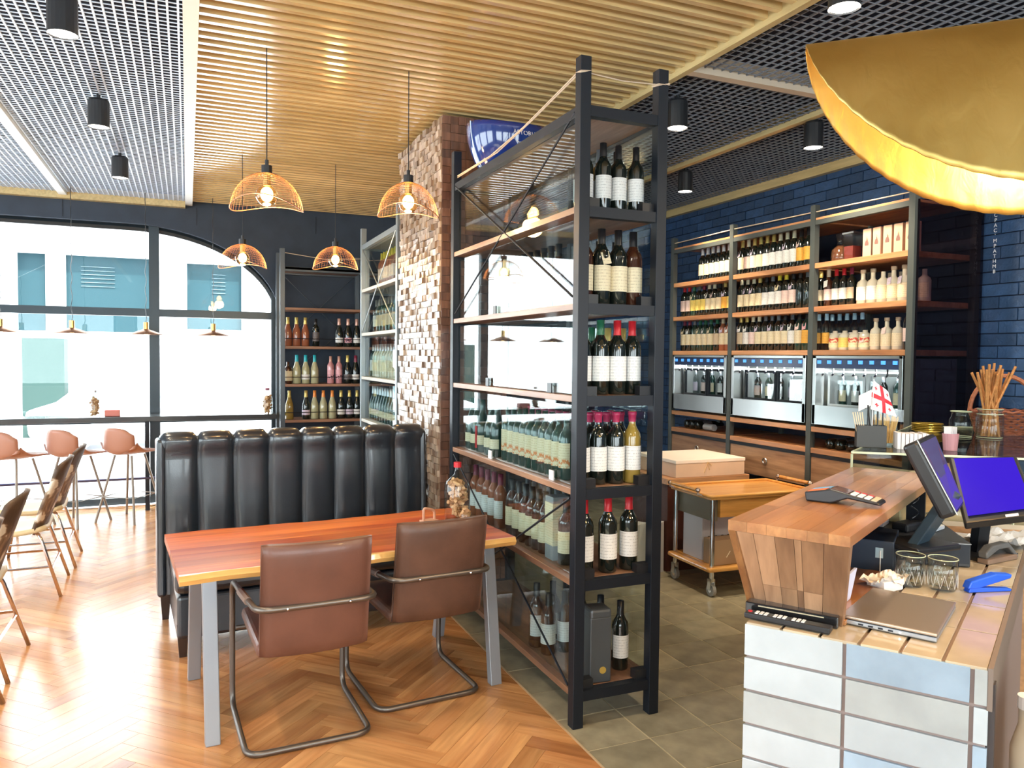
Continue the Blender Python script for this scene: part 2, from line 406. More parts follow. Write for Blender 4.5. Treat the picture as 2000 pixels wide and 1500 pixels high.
struct('trim_4', M().box(2.56, 3.55, 3.17, 4.86, 3.61, 3.27), mat('trim_pinkish', (.62, .50, .38), .5))
struct('trim_5', M().box(4.82, -3, 3.13, 4.88, 8.92, 3.25), TRY)

# ------------------------------------------------------------------ street outside
WF = mat('white_facade', (.86, .87, .88), .8)
struct('street', M().box(-30, 9.3, -.3, 30, 21, -.12), mat('pale_paving', (.6, .6, .62), .8))
bd = thing('opposite_building', 'white rendered building across the street with dark teal windows', 'building', (0, 20, -.12))
fm = M(); xs = [-26]
wins = [(-20, -17, 2.2, 3.95), (-15, -12, 2.2, 3.95), (-10.5, -7.5, 2.2, 3.95), (-3.5, -.72, 2.2, 3.95), (.0, 1.25, 2.3, 3.9), (4, 6.5, 2.2, 3.95), (9, 12, 2.2, 3.95)]
px = -26
for x0, x1, z0, z1 in wins:
    fm.box(px, 0, 0, x0, .5, 6.2); fm.box(x0, 0, 0, x1, .5, z0); fm.box(x0, 0, z1, x1, .5, 6.2); px = x1
fm.box(px, 0, 0, 26, .5, 6.2)
ob('wall', fm, WF, bd)
TEAL = mat('teal_window', (.018, .045, .055), .5, spec=.1); TEAL2 = mat('teal_pillar', (.03, .055, .05), .7, spec=.1)
for x0, x1, z0, z1 in wins:
    wn = ob('window', M().box(x0, .3, z0, x1, .34, z1), TEAL, bd)
    if x1-x0 > 2: ob('window_pillar', M().box(x0+.55, .2, z0, x0+.95, .3, z1), mat('stone_pale', (.4, .42, .4), .8), wn)
    for k in range(6):
        ob('slat_reflection', M().box(x0+(x1-x0)*.45, .27, z1-.25-k*.09, x0+(x1-x0)*.7, .29, z1-.24-k*.09), mat('pale_grey_bar', (.12, .17, .19), .8), wn)  # grey stripes painted in as reflections of the ceiling slats
kp = ob('kiosk_pillar', M().box(-3.2, 17.0, -.12, -2.55, 17.5, 1.65), TEAL2); tag(kp, 'grey-green boxy pillar standing on the street outside the window', 'pillar')
kp.location = (.52, -1.2, .2)
car = thing('parked_car', 'pale parked car with teal windows seen through the window', 'car', (-.6, 15.2, -.12))
cb_ = M().ext([(-1.9, 0, .25), (2.0, 0, .25), (2.05, 0, .65), (1.4, 0, .8), (.9, 0, 1.3), (-.9, 0, 1.35), (-1.5, 0, .85), (-1.95, 0, .7)], (0, 1.6, 0))
ob('car_body', cb_, mat('car_white', (.85, .86, .88), .3), car, bevel=.06)
ob('side_window', M().ext([(-1.2, -.01, .85), (-.1, -.01, .85), (-.1, -.01, 1.22), (-.8, -.01, 1.22)], (0, .02, 0)), mat('car_glass_pale', (.16, .24, .26), .5, spec=.1), car)
ob('side_window', M().ext([(0, -.01, .85), (1.15, -.01, .85), (.8, -.01, 1.22), (0, -.01, 1.22)], (0, .02, 0)), mat('car_glass_pale', (.16, .24, .26), .5, spec=.1), car)
for x in (-1.2, 1.3): ob('wheel', M().tube([(x, -.02, .3), (x, .18, .3)], .3, 16), mat('wheel_pale', (.3, .32, .34), .6), car)

# ------------------------------------------------------------------ mosaic column
cb0 = struct('column', M().box(1.56, 4.86, 0, 2.02, 5.9, 3.17), mat('column_core', (.10, .055, .035), .8))
BLO = wood('column_block_lit', (.24, .13, .08), (.68, .55, .42), .36, .4, 2, .6, 20, .1)  # window-side blocks: the window light is put into this paler colour
BLOD = wood('column_block_shaded', (.10, .045, .03), (.24, .12, .08), .4, .3, 2, .5, 20, .1)  # same blocks on the unlit front face, shade put into the colour
bmesh_ = [M().cb(0, 0, 0, .04, .0715, .0405).mesh('block', BLO), M().cb(0, 0, 0, .04, .0525, .0525).mesh('block', BLOD)]
lst = []
for k in range(75):
    for i in range(14): lst.append((0, 4.876+i*.073, .025+k*.042))
for k in range(58):
    for i in range(9): lst.append((1, 1.56+i*.054, .03+k*.0545))
lst.sort(key=lambda q: (0 if q[2] > .75 else 1, (q[1] if q[0] == 0 else 4.9 if q[2] > 2.6 or q[1] < 1.65 else 5.9)))
rem = [M(), M()]
for i, (s, a, z) in enumerate(lst):
    d = random.choice((0, .006, .012, .018))
    if s == 0: c = (1.548-d, a, z); tl = random.uniform(-.13, .13)
    else: c = (a, 4.848-d*.5, z); tl = 0
    if i < 300: ob('block', bmesh_[s], None, cb0, c, (0, random.uniform(-.10, .10) if s == 0 else 0, R(90)*s+tl))
    else:
        if s == 0:
            q = math.tan(tl)*.0357
            rem[0].hexa([(c[0]-.02+q, c[1]-.0357, z-.02), (c[0]+.02, c[1]-.0357, z-.02), (c[0]+.02, c[1]+.0357, z-.02), (c[0]-.02-q, c[1]+.0357, z-.02), (c[0]-.02+q+.002, c[1]-.0357, z+.02), (c[0]+.02, c[1]-.0357, z+.02), (c[0]+.02, c[1]+.0357, z+.02), (c[0]-.022-q, c[1]+.0357, z+.02)])
        else: rem[1].box(c[0]-.0262, c[1]-.02, z-.0262, c[0]+.0262, c[1]+.02, z+.0262)
ob('small_blocks', rem[0], BLO, cb0, kind='stuff'); ob('small_shaded_blocks', rem[1], BLOD, cb0, kind='stuff')

# ------------------------------------------------------------------ racks
def rack(name, label, x0, x1, y0, y1, levels, top, m, wd, braces=(), glass=(), mids=(), boards=True, pw=.05, lip=.045, group=None):
    t = thing(name, label, 'shelving', (x0, y0, 0), 0, group)
    X, Y = x1-x0, y1-y0
    alongY = Y > X
    for x in (0, X):
        for y in (0, Y): ob('post', M().cb(x, y, top/2, pw, pw, top), m, t, bevel=.002)
    for q in mids:
        ob('post', M().cb(X if alongY else q, q if alongY else Y, top/2, pw*.8, pw*.8, top), m, t)
    for z in levels:
        if alongY:
            for y in (0, Y): ob('rail', M().cb(X/2, y, z-lip/2, X-pw, pw*.8, lip), m, t)
            if z == levels[-1]:
                for x in (0, X): ob('rail', M().cb(x, Y/2, z-lip/2, pw*.8, Y-pw, lip), m, t)
            ov = pw*.42 if z != levels[-1] else -pw*.4
            ob('shelf_board', M().box(-ov, pw/2, z-.028, X+ov, Y-pw/2, z), wd, t, bevel=.002)
        else:
            for y in (0, Y):
                if z == levels[-1]: ob('rail', M().cb(X/2, y, z-lip/2, X-pw, pw*.8, lip), m, t)
            ob('shelf_board', M().box(pw/2, -pw*.4, z-.028, X-pw/2, Y+pw*.4, z), wd, t, bevel=.002)
    for a, b in braces: ob('brace', M().tube([a, b], .0055, 6), m, t)
    for a, b in glass: ob('glass_pane', M().box(*a, *b), GLASS, t)
    return t
RKB = wood('rack_board', (.22, .11, .065), (.44, .25, .15), .4, .2, 1, .3)
LV = [.159, .64, 1.035, 1.435, 1.83, 2.24, 2.66]
DY0, DY1 = 2.905, 4.56
DL = DY1-DY0
br = []
for s, xx in ((0, -.018),):
    for (za, zb) in ((1.86, 2.64), (.17, .99)):
        br += [((xx, .04, za), (xx, DL-.04, zb)), ((xx, .04, zb), (xx, DL-.04, za))]
gl = []
for i in range(6):
    z0, z1 = LV[i]+.004, LV[i+1]-.045
    gl.append(((.012, .025, z0), (.017, DL*.5-.004, z1))); gl.append(((.012, DL*.5+.004, z0), (.017, DL-.025, z1)))
    gl.append(((.366, .025, z0), (.371, DL-.025, z1)))
div = rack('divider_rack', 'tall black steel wine rack with wooden shelves and glass sides dividing the room', 1.541, 1.924, DY0, DY1, LV, 2.86, BLK, RKB, br, gl, (DL*.5,))
ob('twine', M().tube([(-.02, 0, 2.80), (-.03, .55, 2.715), (-.03, 1.0, 2.68), (0, DL, 2.71)], .004, 5), TWINE, div)
ob('twine', M().tube([(-.02, 0, 2.79), (-.03, .45, 2.72), (-.03, .9, 2.675), (0, DL, 2.70)], .003, 5), TWINE, div)
ob('twine', M().tube([(0, 0, 2.80), (.19, 0, 2.79), (.383, 0, 2.80)], .003, 5), TWINE, div)
for x in (0, .383): ob('twine_knot', M().tube([(x-.025, -.025, 2.79), (x+.025, -.025, 2.80), (x+.025, .025, 2.79), (x-.025, .025, 2.80)], .006, 5, True), TWINE, div)
for z in LV[:-1]:
    for x in (.05, .335): ob('clamp', M().box(x-.035, .0, z, x+.035, .042, z+.04), BLKPL, div)
for i, (y, z) in enumerate(((3.95, 1.035), (3.17, 1.035), (4.0, 1.435), (3.2, 1.435), (3.9, 1.83))):
    ob('price_holder', M().box(-.002, y-DY0-.022, z-.01, .004, y-DY0+.022, z+.045), WHITEP if i < 2 else BLKPL, div)
# rack beyond the column, along the same line
B0, B1 = 5.98, 7.33
BB = B1-B0; LB = [.16, .60, 1.00, 1.40, 1.81, 2.22, 2.64]
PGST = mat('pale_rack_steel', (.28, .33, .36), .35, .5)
gl = []
for i in range(6):
    gl += [((.012, .025, LB[i]+.004), (.017, BB*.5-.004, LB[i+1]-.045)), ((.012, BB*.5+.004, LB[i]+.004), (.017, BB-.025, LB[i+1]-.045))]
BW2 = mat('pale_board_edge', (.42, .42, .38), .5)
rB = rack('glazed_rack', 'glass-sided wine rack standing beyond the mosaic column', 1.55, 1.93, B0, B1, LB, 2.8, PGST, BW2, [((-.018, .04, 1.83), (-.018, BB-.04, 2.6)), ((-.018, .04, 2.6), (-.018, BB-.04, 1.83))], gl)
# rack on the back wall
LA = [.10, .50, .90, 1.285, 1.69, 2.10, 2.53]
rA = rack('wall_rack', 'dark rack of sparkling wine against the back wall beside the arched window', .93, 1.80, 8.47, 8.86, LA, 2.72, mat('slate_steel', (.08, .10, .12), .4, .4), BACKW,
          [((.03, .40, 1.72), (.84, .40, 2.5)), ((.03, .40, 2.5), (.84, .40, 1.72)), ((.03, .40, 1.30), (.84, .40, 1.98))])
for z in (1.36, .98, .97+.8): ob('guard_wire', M().tube([(0, -.01, z), (.87, -.01, z)], .004, 5), BLK, rA)
ob('twine', M().tube([(0, 0, 2.68), (.45, .0, 2.63), (.87, 0, 2.66)], .004, 5), TWINE, rA)

# right wall bays
LW = [.95, 1.108, 1.669, 1.987, 2.304, 2.634]
YP = [3.53, 4.37, 5.285, 6.14]
X0, X1 = 4.25, 4.84
wk = thing('wall_shelving', 'three-bay grey steel and wood bottle shelving along the navy brick wall', 'shelving', (X0, YP[0], 0))
GR = mat('grey_bay_steel', (.075, .088, .088), .45, .3)
for y in YP:
    for x in (0, .57): ob('post', M().cb(x, y-YP[0], 1.365, .045, .045, 2.73), GR, wk)
for a, b in zip(YP[:-1], YP[1:]):
    a -= YP[0]; b -= YP[0]
    for z in LW:
        ob('shelf_board', M().box(-.018, a+.024, z-(.038 if z < 2.6 else .02), .57, b-.024, z), SHELFW, wk, bevel=.003)
    ob('rail', M().cb(0, (a+b)/2, 2.60, .04, b-a-.045, .035), GR, wk); ob('rail', M().cb(0, (a+b)/2, .90, .03, b-a-.045, .03), BLK, wk)
    dr = ob('drawer', M().box(-.012, a+.027, .66, .55, b-.027, .885), wood('drawer_walnut', (.26, .13, .07), (.60, .35, .20), .45, .15, 1, .3), wk, bevel=.003)
    ob('ring_handle', M().tube([(-.022, (a+b)/2+.022*math.cos(R(q)), .79+.022*math.sin(R(q))) for q in range(0, 360, 30)], .005, 6, True), mat('pewter', (.35, .33, .32), .3, 1), dr)
    ob('lower_panel', M().box(.02, a+.024, .10, .05, b-.024, .64), BLK, wk)
    ob('back_panel', M().box(.572, a+.02, .95, .58, b-.02, 2.62), mat('back_navy', (.012, .018, .04), .6), wk)
ob('side_panel', M().box(.0, -.035, .1, .60, -.024, 2.62), glass_thin('smoked_glass', (.52, .45, .50), 1.5, k=.6), wk)
ob('twine', M().tube([(-.01, 0, 2.67), (-.01, .84, 2.68), (-.01, 1.755, 2.69), (-.01, 2.61, 2.68)], .005, 5), TWINE, wk)

# ------------------------------------------------------------------ bottles
PR = {
 'bordeaux': ([(.0001, .002), (.034, 0), (.037, .006), (.037, .19), (.034, .207), (.022, .226), (.016, .24), (.0145, .252), (.0145, .30), (.0001, .30)], .235, .0375, (.055, .155)),
 'burgundy': ([(.0001, .002), (.038, 0), (.041, .006), (.041, .15), (.037, .175), (.027, .21), (.018, .24), (.0145, .262), (.0145, .30), (.0001, .30)], .245, .0415, (.05, .12)),
 'sparkling': ([(.0001, .002), (.040, 0), (.0435, .008), (.0435, .14), (.039, .17), (.028, .205), (.019, .24), (.016, .27), (.0165, .31), (.0001, .31)], .215, .044, (.045, .10)),
 'spirit': ([(.0001, .002), (.038, 0), (.042, .006), (.042, .14), (.036, .158), (.018, .172), (.0155, .18), (.0155, .215), (.0001, .215)], .195, .0425, (.03, .125)),
 'squat': ([(.0001, .002), (.040, 0), (.043, .006), (.043, .10), (.036, .115), (.018, .125), (.0175, .14), (.0001, .14)], .128, .0435, (.02, .09)),
 'slender': ([(.0001, .002), (.030, 0), (.033, .006), (.033, .165), (.026, .19), (.014, .205), (.013, .27), (.0001, .27)], .222, .0335, (.05, .13)),
}
BG = {
 'dark': mat('dark_bottle_glass', (.008, .012, .010), .07, coat=.6), 'brown': mat('brown_bottle_glass', (.05, .016, .008), .07, coat=.6),
 'green': mat('green_bottle_glass', (.012, .045, .035), .07, coat=.6), 'gold': mat('golden_wine', (.30, .21, .045), .08, coat=.5),
 'rose': mat('amber_rose_wine', (.30, .10, .05), .08, coat=.5), 'blue': mat('blue_bottle_glass', (.01, .02, .30), .06, coat=.6),
 'clear': glass_thin('clear_bottle_glass', (.80, .84, .84), 1.5, .02, 1.8), 'pale': mat('pale_spirit', (.62, .60, .50), .08, coat=.6), 'pink': mat('pink_wine', (.55, .26, .28), .08, coat=.5),
 'olive': mat('olive_clear_wine', (.42, .42, .26), .08, coat=.5),
}
CP = {k: mat('capsule_'+k, c, .35, me) for k, c, me in (('black', (.012, .013, .016), 0), ('white', (.72, .74, .78), 0), ('red', (.55, .02, .03), 0), ('burgundy', (.20, .02, .05), 0),
      ('green', (.02, .13, .07), 0), ('gold', (.62, .50, .16), .4), ('yellow', (.68, .58, .05), 0), ('cream', (.62, .58, .42), 0), ('cork', (.62, .50, .36), 0), ('teal', (.02, .42, .52), 0),
      ('orange', (.75, .26, .05), .2), ('silver', (.6, .6, .64), .7), ('rosegold', (.6, .36, .30), .3), ('blue', (.12, .14, .42), 0), ('lightblue', (.35, .55, .68), 0), ('wax', (.42, .03, .10), 0), ('grey', (.12, .13, .15), 0))}
LB_ = {k: label_mat('label_'+k, b, a, .05, .15, bl) for k, b, a, bl in (('white', (.78, .80, .80), (.25, .27, .3), None), ('cream', (.76, .68, .48), (.3, .22, .12), None), ('print', (.74, .66, .46), (.3, .22, .12), (.62, .20, .05)),
      ('yellow', (.80, .64, .16), (.4, .25, .05), None), ('amber', (.78, .42, .06), (.3, .14, .03), None), ('pink', (.78, .62, .58), (.4, .25, .3), None), ('lilac', (.62, .56, .70), (.3, .2, .4), None),
      ('rose', (.74, .42, .48), (.2, .05, .1), (.12, .03, .06)), ('fruit', (.80, .74, .48), (.4, .3, .1), (.65, .08, .05)), ('dark', (.10, .09, .10), (.5, .45, .4), None), ('tan', (.58, .48, .34), (.3, .22, .15), None))}
BC = {}
def bmeshes(shape, g, c, l):
    key = (shape, g, c, l)
    if key in BC: return BC[key]
    prof, zc, rl, (l0, l1) = PR[shape]; top = prof[-1][1]
    body = M().lathe(prof, 14).mesh('glass_body', BG[g], True)
    cap = None
    if c:
        cp = [(q+.0012, z) for q, z in prof if z >= zc-.001 and q > .001]
        if c in ('cork',): cp = [(.0145, top-.004), (.0145, top+.004), (.019, top+.005), (.019, top+.028)]
        if c == 'wax': cp = [(.0158, top-.045), (.0165, top-.02), (.019, top-.016), (.0185, top-.003)]
        if not cp or cp[0][1] > zc+.02: cp = [(prof[-3][0]+.0012, zc)]+cp
        cp = cp+[(.0001, cp[-1][1]+.0012)]
        cap = M().lathe(cp, 10).mesh('capsule', CP[c], True)
    lab = None
    if l:
        if shape == 'sparkling' and l == 'print': l0 = .04
        if l == 'print': l1 = .17
        lab = M().lathe([(rl+.0006, l0), (rl+.0006, l1)], 10, (0, 0, 0), -90-78, -90+78).mesh('paper_label', LB_[l])
    BC[key] = (body, cap, lab); return BC[key]
def bottle(shape, g, c, l, x, y, z, rz, label, group, sc_=1.0, cat='bottle', tagc=None):
    t = thing('wine_bottle' if shape not in ('spirit', 'squat', 'slender') else 'spirit_bottle', label, cat, (x, y, z+.001), rz, group)
    t.scale = (sc_*1.0, sc_*1.0, sc_)
    b, cp, lb = bmeshes(shape, g, c, l)
    ob('glass_body', b, None, t)
    if cp: ob('capsule' if c != 'cork' else 'cork_stopper', cp, None, t)
    if lb: ob('paper_label', lb, None, t)
    if tagc:
        rl = PR[shape][2]; zz = PR[shape][1]-.02
        ob('neck_tag', M().hexa([(-.015, -rl-.004, zz-.06), (.02, -rl-.006, zz-.052), (.02, -rl-.004, zz-.05), (-.015, -rl-.002, zz-.058), (-.022, -rl*.7-.004, zz-.012), (.013, -rl*.7-.004, zz-.004), (.013, -rl*.7-.001, zz-.003), (-.022, -rl*.7, zz-.011)]), LB_[tagc], t)
    return t
ORD = ['first', 'second', 'third', 'fourth', 'fifth', 'sixth', 'seventh', 'eighth', 'ninth', 'tenth', 'eleventh', 'twelfth', 'thirteenth', 'fourteenth', 'fifteenth', 'sixteenth', 'seventeenth', 'eighteenth']
CW = {'black': 'black-capped', 'white': 'white-capped', 'red': 'red-capped', 'burgundy': 'burgundy-capped', 'green': 'green-capped', 'gold': 'gold-capped', 'yellow': 'yellow-capped', 'cream': 'cream-capped', 'cork': 'cork-stoppered',
      'teal': 'teal-foiled', 'orange': 'orange-foiled', 'silver': 'silver-foiled', 'rosegold': 'rose-foiled', 'blue': 'blue-stoppered', 'lightblue': 'pale-blue-capped', 'wax': 'red-wax-topped', 'grey': 'grey-capped', None: 'open'}
LWD = {'white': 'white label', 'cream': 'cream label', 'print': 'orange-print label', 'yellow': 'yellow label', 'amber': 'amber label', 'pink': 'pink label', 'lilac': 'lilac label', 'rose': 'rose label', 'fruit': 'fruit label', 'dark': 'dark label', 'tan': 'tan label', None: 'no label'}
def row(items, place, axis, z, other, rz, group, order=1):
    """items: (pos, shape, glass, cap, label[, tag[, scale]])"""
    n = len(items)
    its = sorted(items, key=lambda q: -q[0]*order)
    for i, it in enumerate(its):
        it = list(it)+[None]*(7-len(it)); pos, shp, g, c, l, tg, s = it
        x, y = (other, pos) if axis == 'y' else (pos, other)
        x += 0 if axis == 'y' else random.uniform(-.003, .003)
        lab = '%s bottle with %s, %s %s' % (CW[c], LWD[l], ORD[i], place)
        bottle(shp, g, c, l, x, y, z, rz+random.uniform(-.25, .25), lab, group, s or 1.0, tagc=tg)
RW = R(-90)
fw = 'from window end, %s shelf, %s bay'
BD = 'bordeaux'
def it(ys, specs):
    out = []
    for i, y in enumerate(ys):
        s = specs[min(i, len(specs)-1)]; out.append((y,)+tuple(s))
    return out
gw = 'wine bottles on the wall shelving'
xb = 4.37
# window-side bay
row(it([5.86, 5.785, 5.71, 5.635, 5.56, 5.485], [(BD, 'dark', 'white', 'cream')]), fw % ('top', 'window-side'), 'y', 2.304, xb, RW, gw)
row(it([6.13-.0755*i for i in range(10)], [(BD, 'dark', 'red', 'pink'), (BD, 'dark', 'red', 'pink'), (BD, 'green', 'green', 'yellow', 'cream'), (BD, 'dark', 'grey', 'yellow'), (BD, 'dark', 'burgundy', 'yellow'),
    (BD, 'dark', 'cream', 'cream', 'white'), (BD, 'dark', 'cream', 'cream', 'pink'), (BD, 'dark', 'black', 'cream'), (BD, 'dark', 'gold', 'amber', 'lilac'), (BD, 'dark', 'black', 'yellow')]), fw % ('middle', 'window-side'), 'y', 1.987, xb, RW, gw)
row(it([6.12, 6.04, 5.96, 5.88, 5.80, 5.72, 5.63, 5.55, 5.47], [(BD, 'dark', 'burgundy', 'cream', 'cream'), (BD, 'dark', 'burgundy', 'cream', 'white'), (BD, 'green', 'grey', 'cream'), (BD, 'green', 'green', 'cream', 'cream'), (BD, 'green', 'green', 'cream', 'white'),
    (BD, 'green', 'green', 'cream', 'cream'), (BD, 'dark', 'green', 'tan'), (BD, 'rose', 'cream', 'cream', 'lilac'), (BD, 'rose', 'cream', 'cream', 'white')]), fw % ('lowest', 'window-side'), 'y', 1.669, xb, RW, gw)
# middle bay
row(it([5.31-.0758*i for i in range(11)], [(BD, 'dark', 'gold', 'cream', 'lilac'), (BD, 'dark', 'cream', 'pink'), (BD, 'dark', 'gold', 'pink', 'lilac'), (BD, 'dark', 'gold', 'cream'), (BD, 'dark', 'gold', 'white'), (BD, 'dark', 'gold', 'white'),
    (BD, 'dark', 'cream', 'white'), (BD, 'dark', 'cream', 'white', 'lilac'), (BD, 'dark', 'cream', 'white'), (BD, 'dark', 'black', 'amber', 'pink'), (BD, 'dark', 'black', 'amber')]), fw % ('top', 'middle'), 'y', 2.304, xb, RW, gw)
row(it([5.31-.0758*i for i in range(11)], [(BD, 'dark', 'cream', 'cream'), (BD, 'dark', 'cream', 'cream', 'lilac'), (BD, 'dark', 'cream', 'cream', 'lilac'), (BD, 'dark', 'gold', 'cream'), (BD, 'dark', 'black', 'white'), (BD, 'dark', 'grey', 'white'),
    (BD, 'dark', 'yellow', 'white', 'cream'), (BD, 'dark', 'yellow', 'pink'), (BD, 'dark', 'black', 'pink', 'lilac'), (BD, 'dark', 'black', None), (BD, 'dark', 'grey', None)]), fw % ('middle', 'middle'), 'y', 1.987, xb, RW, gw)
row(it([5.31-.0758*i for i in range(11)], [(BD, 'dark', 'gold', 'tan', 'white'), (BD, 'dark', 'gold', 'white', 'white'), (BD, 'dark', 'cream', 'pink'), (BD, 'dark', 'cream', 'cream', 'lilac'), (BD, 'dark', 'grey', 'cream'), (BD, 'dark', 'grey', 'cream', 'lilac'),
    (BD, 'dark', 'grey', 'cream'), (BD, 'dark', 'black', 'cream', 'lilac'), (BD, 'dark', 'grey', 'white', 'white'), (BD, 'green', 'black', 'cream', 'pink'), (BD, 'green', 'black', 'amber', 'rose')]), fw % ('lowest', 'middle'), 'y', 1.669, xb, RW, gw)
# bay by the dark end panel
gs = 'spirits and liqueurs on the wall shelving'
fe = 'from window end, %s shelf, end-panel bay'
row(it([4.42, 4.345, 4.27, 4.20, 4.13], [('slender', 'dark', 'gold', 'cream'), ('slender', 'brown', 'cork', 'pink', 'white'), ('slender', 'dark', 'red', 'white'), ('slender', 'dark', 'red', 'white'), ('slender', 'dark', 'burgundy', 'tan')])
    + it([4.03, 3.945, 3.86, 3.775, 3.69], [('spirit', 'pale', 'cork', 'white'), ('spirit', 'pale', 'cork', 'white'), ('spirit', 'pale', 'blue', 'cream'), ('spirit', 'pale', 'cork', 'cream', 'lilac'), ('spirit', 'pale', 'cork', 'cream', 'lilac')]), fe % 'middle', 'y', 1.987, xb, RW, gs)
row(it([4.43, 4.355, 4.27, 4.18, 4.09, 4.00, 3.91, 3.82, 3.73, 3.645], [('slender', 'clear', 'lightblue', 'amber'), ('slender', 'clear', 'lightblue', 'amber'), ('squat', 'pale', 'red', 'fruit'), ('squat', 'pale', 'red', 'yellow'), ('squat', 'pale', 'red', 'fruit'), ('squat', 'pale', 'red', 'fruit', 'pink'),
    ('spirit', 'pale', 'cork', 'cream', None, .9), ('spirit', 'pale', 'cork', 'cream', 'pink', .9), ('spirit', 'pale', 'cork', 'cream', None, .9), ('slender', 'clear', 'rosegold', 'pink', None, 1.1)]), 'from window end, lowest shelf front row, end-panel bay', 'y', 1.669, xb, RW, gs)
row(it([4.40, 4.33, 4.26, 4.19, 4.12], [('slender', 'clear', 'lightblue', 'white')]), 'from window end, lowest shelf rear row, end-panel bay', 'y', 1.669, xb+.1, RW, gs)
row(it([3.90, 3.81, 3.72, 3.63], [('spirit', 'pale', 'blue', 'cream')]), 'from window end, middle shelf rear row, end-panel bay', 'y', 1.987, xb+.11, RW, gs)
for i, y in enumerate((3.97, 3.885, 3.80, 3.715, 3.625)):
    t = thing('bottle_box', 'tan carton bottle box, %s from the window end of the top shelf' % ORD[i], 'box', (4.36, y, 2.304+.001), RW+random.uniform(-.08, .08), 'tan carton boxes on the top shelf')
    ob('carton', M().cb(0, 0, .10, .066, .066, .20), mat('carton_tan', (.55, .36, .26), .7), t, bevel=.002)
    ob('printed_emblem', M().ext([(-.014, -.0335, .085), (.014, -.0335, .085), (.016, -.0335, .10), (.002, -.0335, .14), (-.008, -.0335, .12), (-.016, -.0335, .098)], (0, -.0006, 0)), mat('emblem_brown', (.18, .09, .08), .6), t)
    ob('emblem_curl', M().tube([(-.004, -.0345, .12), (.002, -.0345, .148), (.012, -.0345, .13)], .002, 5), mat('emblem_gold', (.8, .6, .35), .4), t)
dc = thing('glass_decanter', 'round glass decanter of dark liquid with glass stopper on the top shelf', 'decanter', (4.36, 4.235, 2.305), RW)
ob('liquid', M().lathe([(.0001, .004), (.056, .004), (.06, .03), (.055, .09), (.02, .12), (.0001, .12)], 16), mat('dark_liquor', (.10, .04, .02), .1, coat=.5), dc, smooth=True)
ob('glass_jug', M().lathe([(.0001, 0), (.06, 0), (.064, .03), (.06, .09), (.024, .125), (.02, .15), (.028, .17)], 16), CGLASS, dc, smooth=True)
ob('stopper', M().lathe([(.0001, .15), (.016, .15), (.018, .17), (.03, .185), (.03, .20), (.0001, .21)], 12), CGLASS, dc, smooth=True)
jr = thing('liqueur_jar', 'clear square glass jar with dark red contents beside the decanter', 'jar', (4.38, 4.14, 2.305), RW)
ob('contents', M().cb(0, 0, .055, .08, .08, .10), mat('berry_red', (.16, .03, .025), .2, coat=.4), jr)
ob('glass_jar', M().box(-.046, -.046, 0, .046, .046, .19), CGLASS, jr)
ob('lid', M().cb(0, 0, .197, .10, .10, .012), STEEL, jr)

# divider rack contents
gd = 'wine bottles on the divider rack'
def near(items, z, place, axisx=True): pass
A0 = R(0)
def nrow(y, xs, specs, place, z, s=1.0):
    for i, x in enumerate(xs):
        sp = specs[i % len(specs)]; shp, g, c, l = sp[:4]
        lab = ('%s bottle with %s, %s from the seating side, %s' % (CW[c], LWD[l], ORD[i], place)) if len(xs) > 1 else '%s bottle with %s, %s' % (CW[c], LWD[l], place)
        bottle(shp, g, c, l, x, y+random.uniform(-.008, .008), z, random.uniform(-.5, .1), lab, gd, s, tagc=sp[4] if len(sp) > 4 else None)
D = lambda c, l='white', g='dark', s=BD: (s, g, c, l)
X4 = [1.605, 1.69, 1.775, 1.86]
nrow(3.00, X4, [D('black')], 'near row, top rack shelf', 2.24); nrow(3.10, [1.64, 1.73, 1.82], [D('black'), D('grey', 'white', 'gold'), D('black', 'white', 'gold')], 'second row, top rack shelf', 2.24)
nrow(3.00, X4, [D('black', 'cream', 'brown'), (BD, 'dark', 'black', 'cream', 'cream'), D('black', 'cream'), D('black', 'cream', 'brown')], 'near row, second rack shelf', 1.83, 1.12)
nrow(3.11, [1.65, 1.74, 1.825], [D('black', 'cream', 'blue')], 'second row, second rack shelf', 1.83)
nrow(3.00, X4, [D('red'), D('green'), D('red'), D('red')], 'near row, third rack shelf', 1.435, 1.1); nrow(3.10, [1.61, 1.70, 1.785, 1.865], [D('green'), D('green', 'white', 'green'), D('gold'), D('gold', 'white', 'green')], 'second row, third rack shelf', 1.435)
nrow(3.00, X4, [D('wax'), D('wax'), D('wax'), D('wax', 'white', 'gold')], 'near row, fourth rack shelf', 1.035, 1.08)
nrow(3.10, [1.70, 1.785, 1.865], [D('wax'), D('wax'), D('wax')], 'second row, fourth rack shelf', 1.035, 1.05); nrow(3.20, [1.70, 1.785, 1.865], [D('wax'), D('wax'), D('wax')], 'third row, fourth rack shelf', 1.035, 1.05)
nrow(2.99, [1.615, 1.735, 1.85], [D('red')], 'fifth rack shelf', .64, 1.13)
nrow(3.04, [1.845], [D('black')], 'nearer one beside grey tin, bottom rack shelf', .159, 1.05); nrow(3.15, [1.80], [D('black')], 'farther one beside grey tin, bottom rack shelf', .159, 1.05)
nrow(3.45, [1.60, 1.69], [D('black', 'white', 'brown'), D('black')], 'middle of bottom rack shelf', .159, 1.05)
nrow(3.33, [1.61, 1.70, 1.80], [D('black', 'white', 'brown'), D('black'), D('black')], 'behind the tin, bottom rack shelf', .159, .98)
fc = 'from column end, seating side, %s rack shelf'
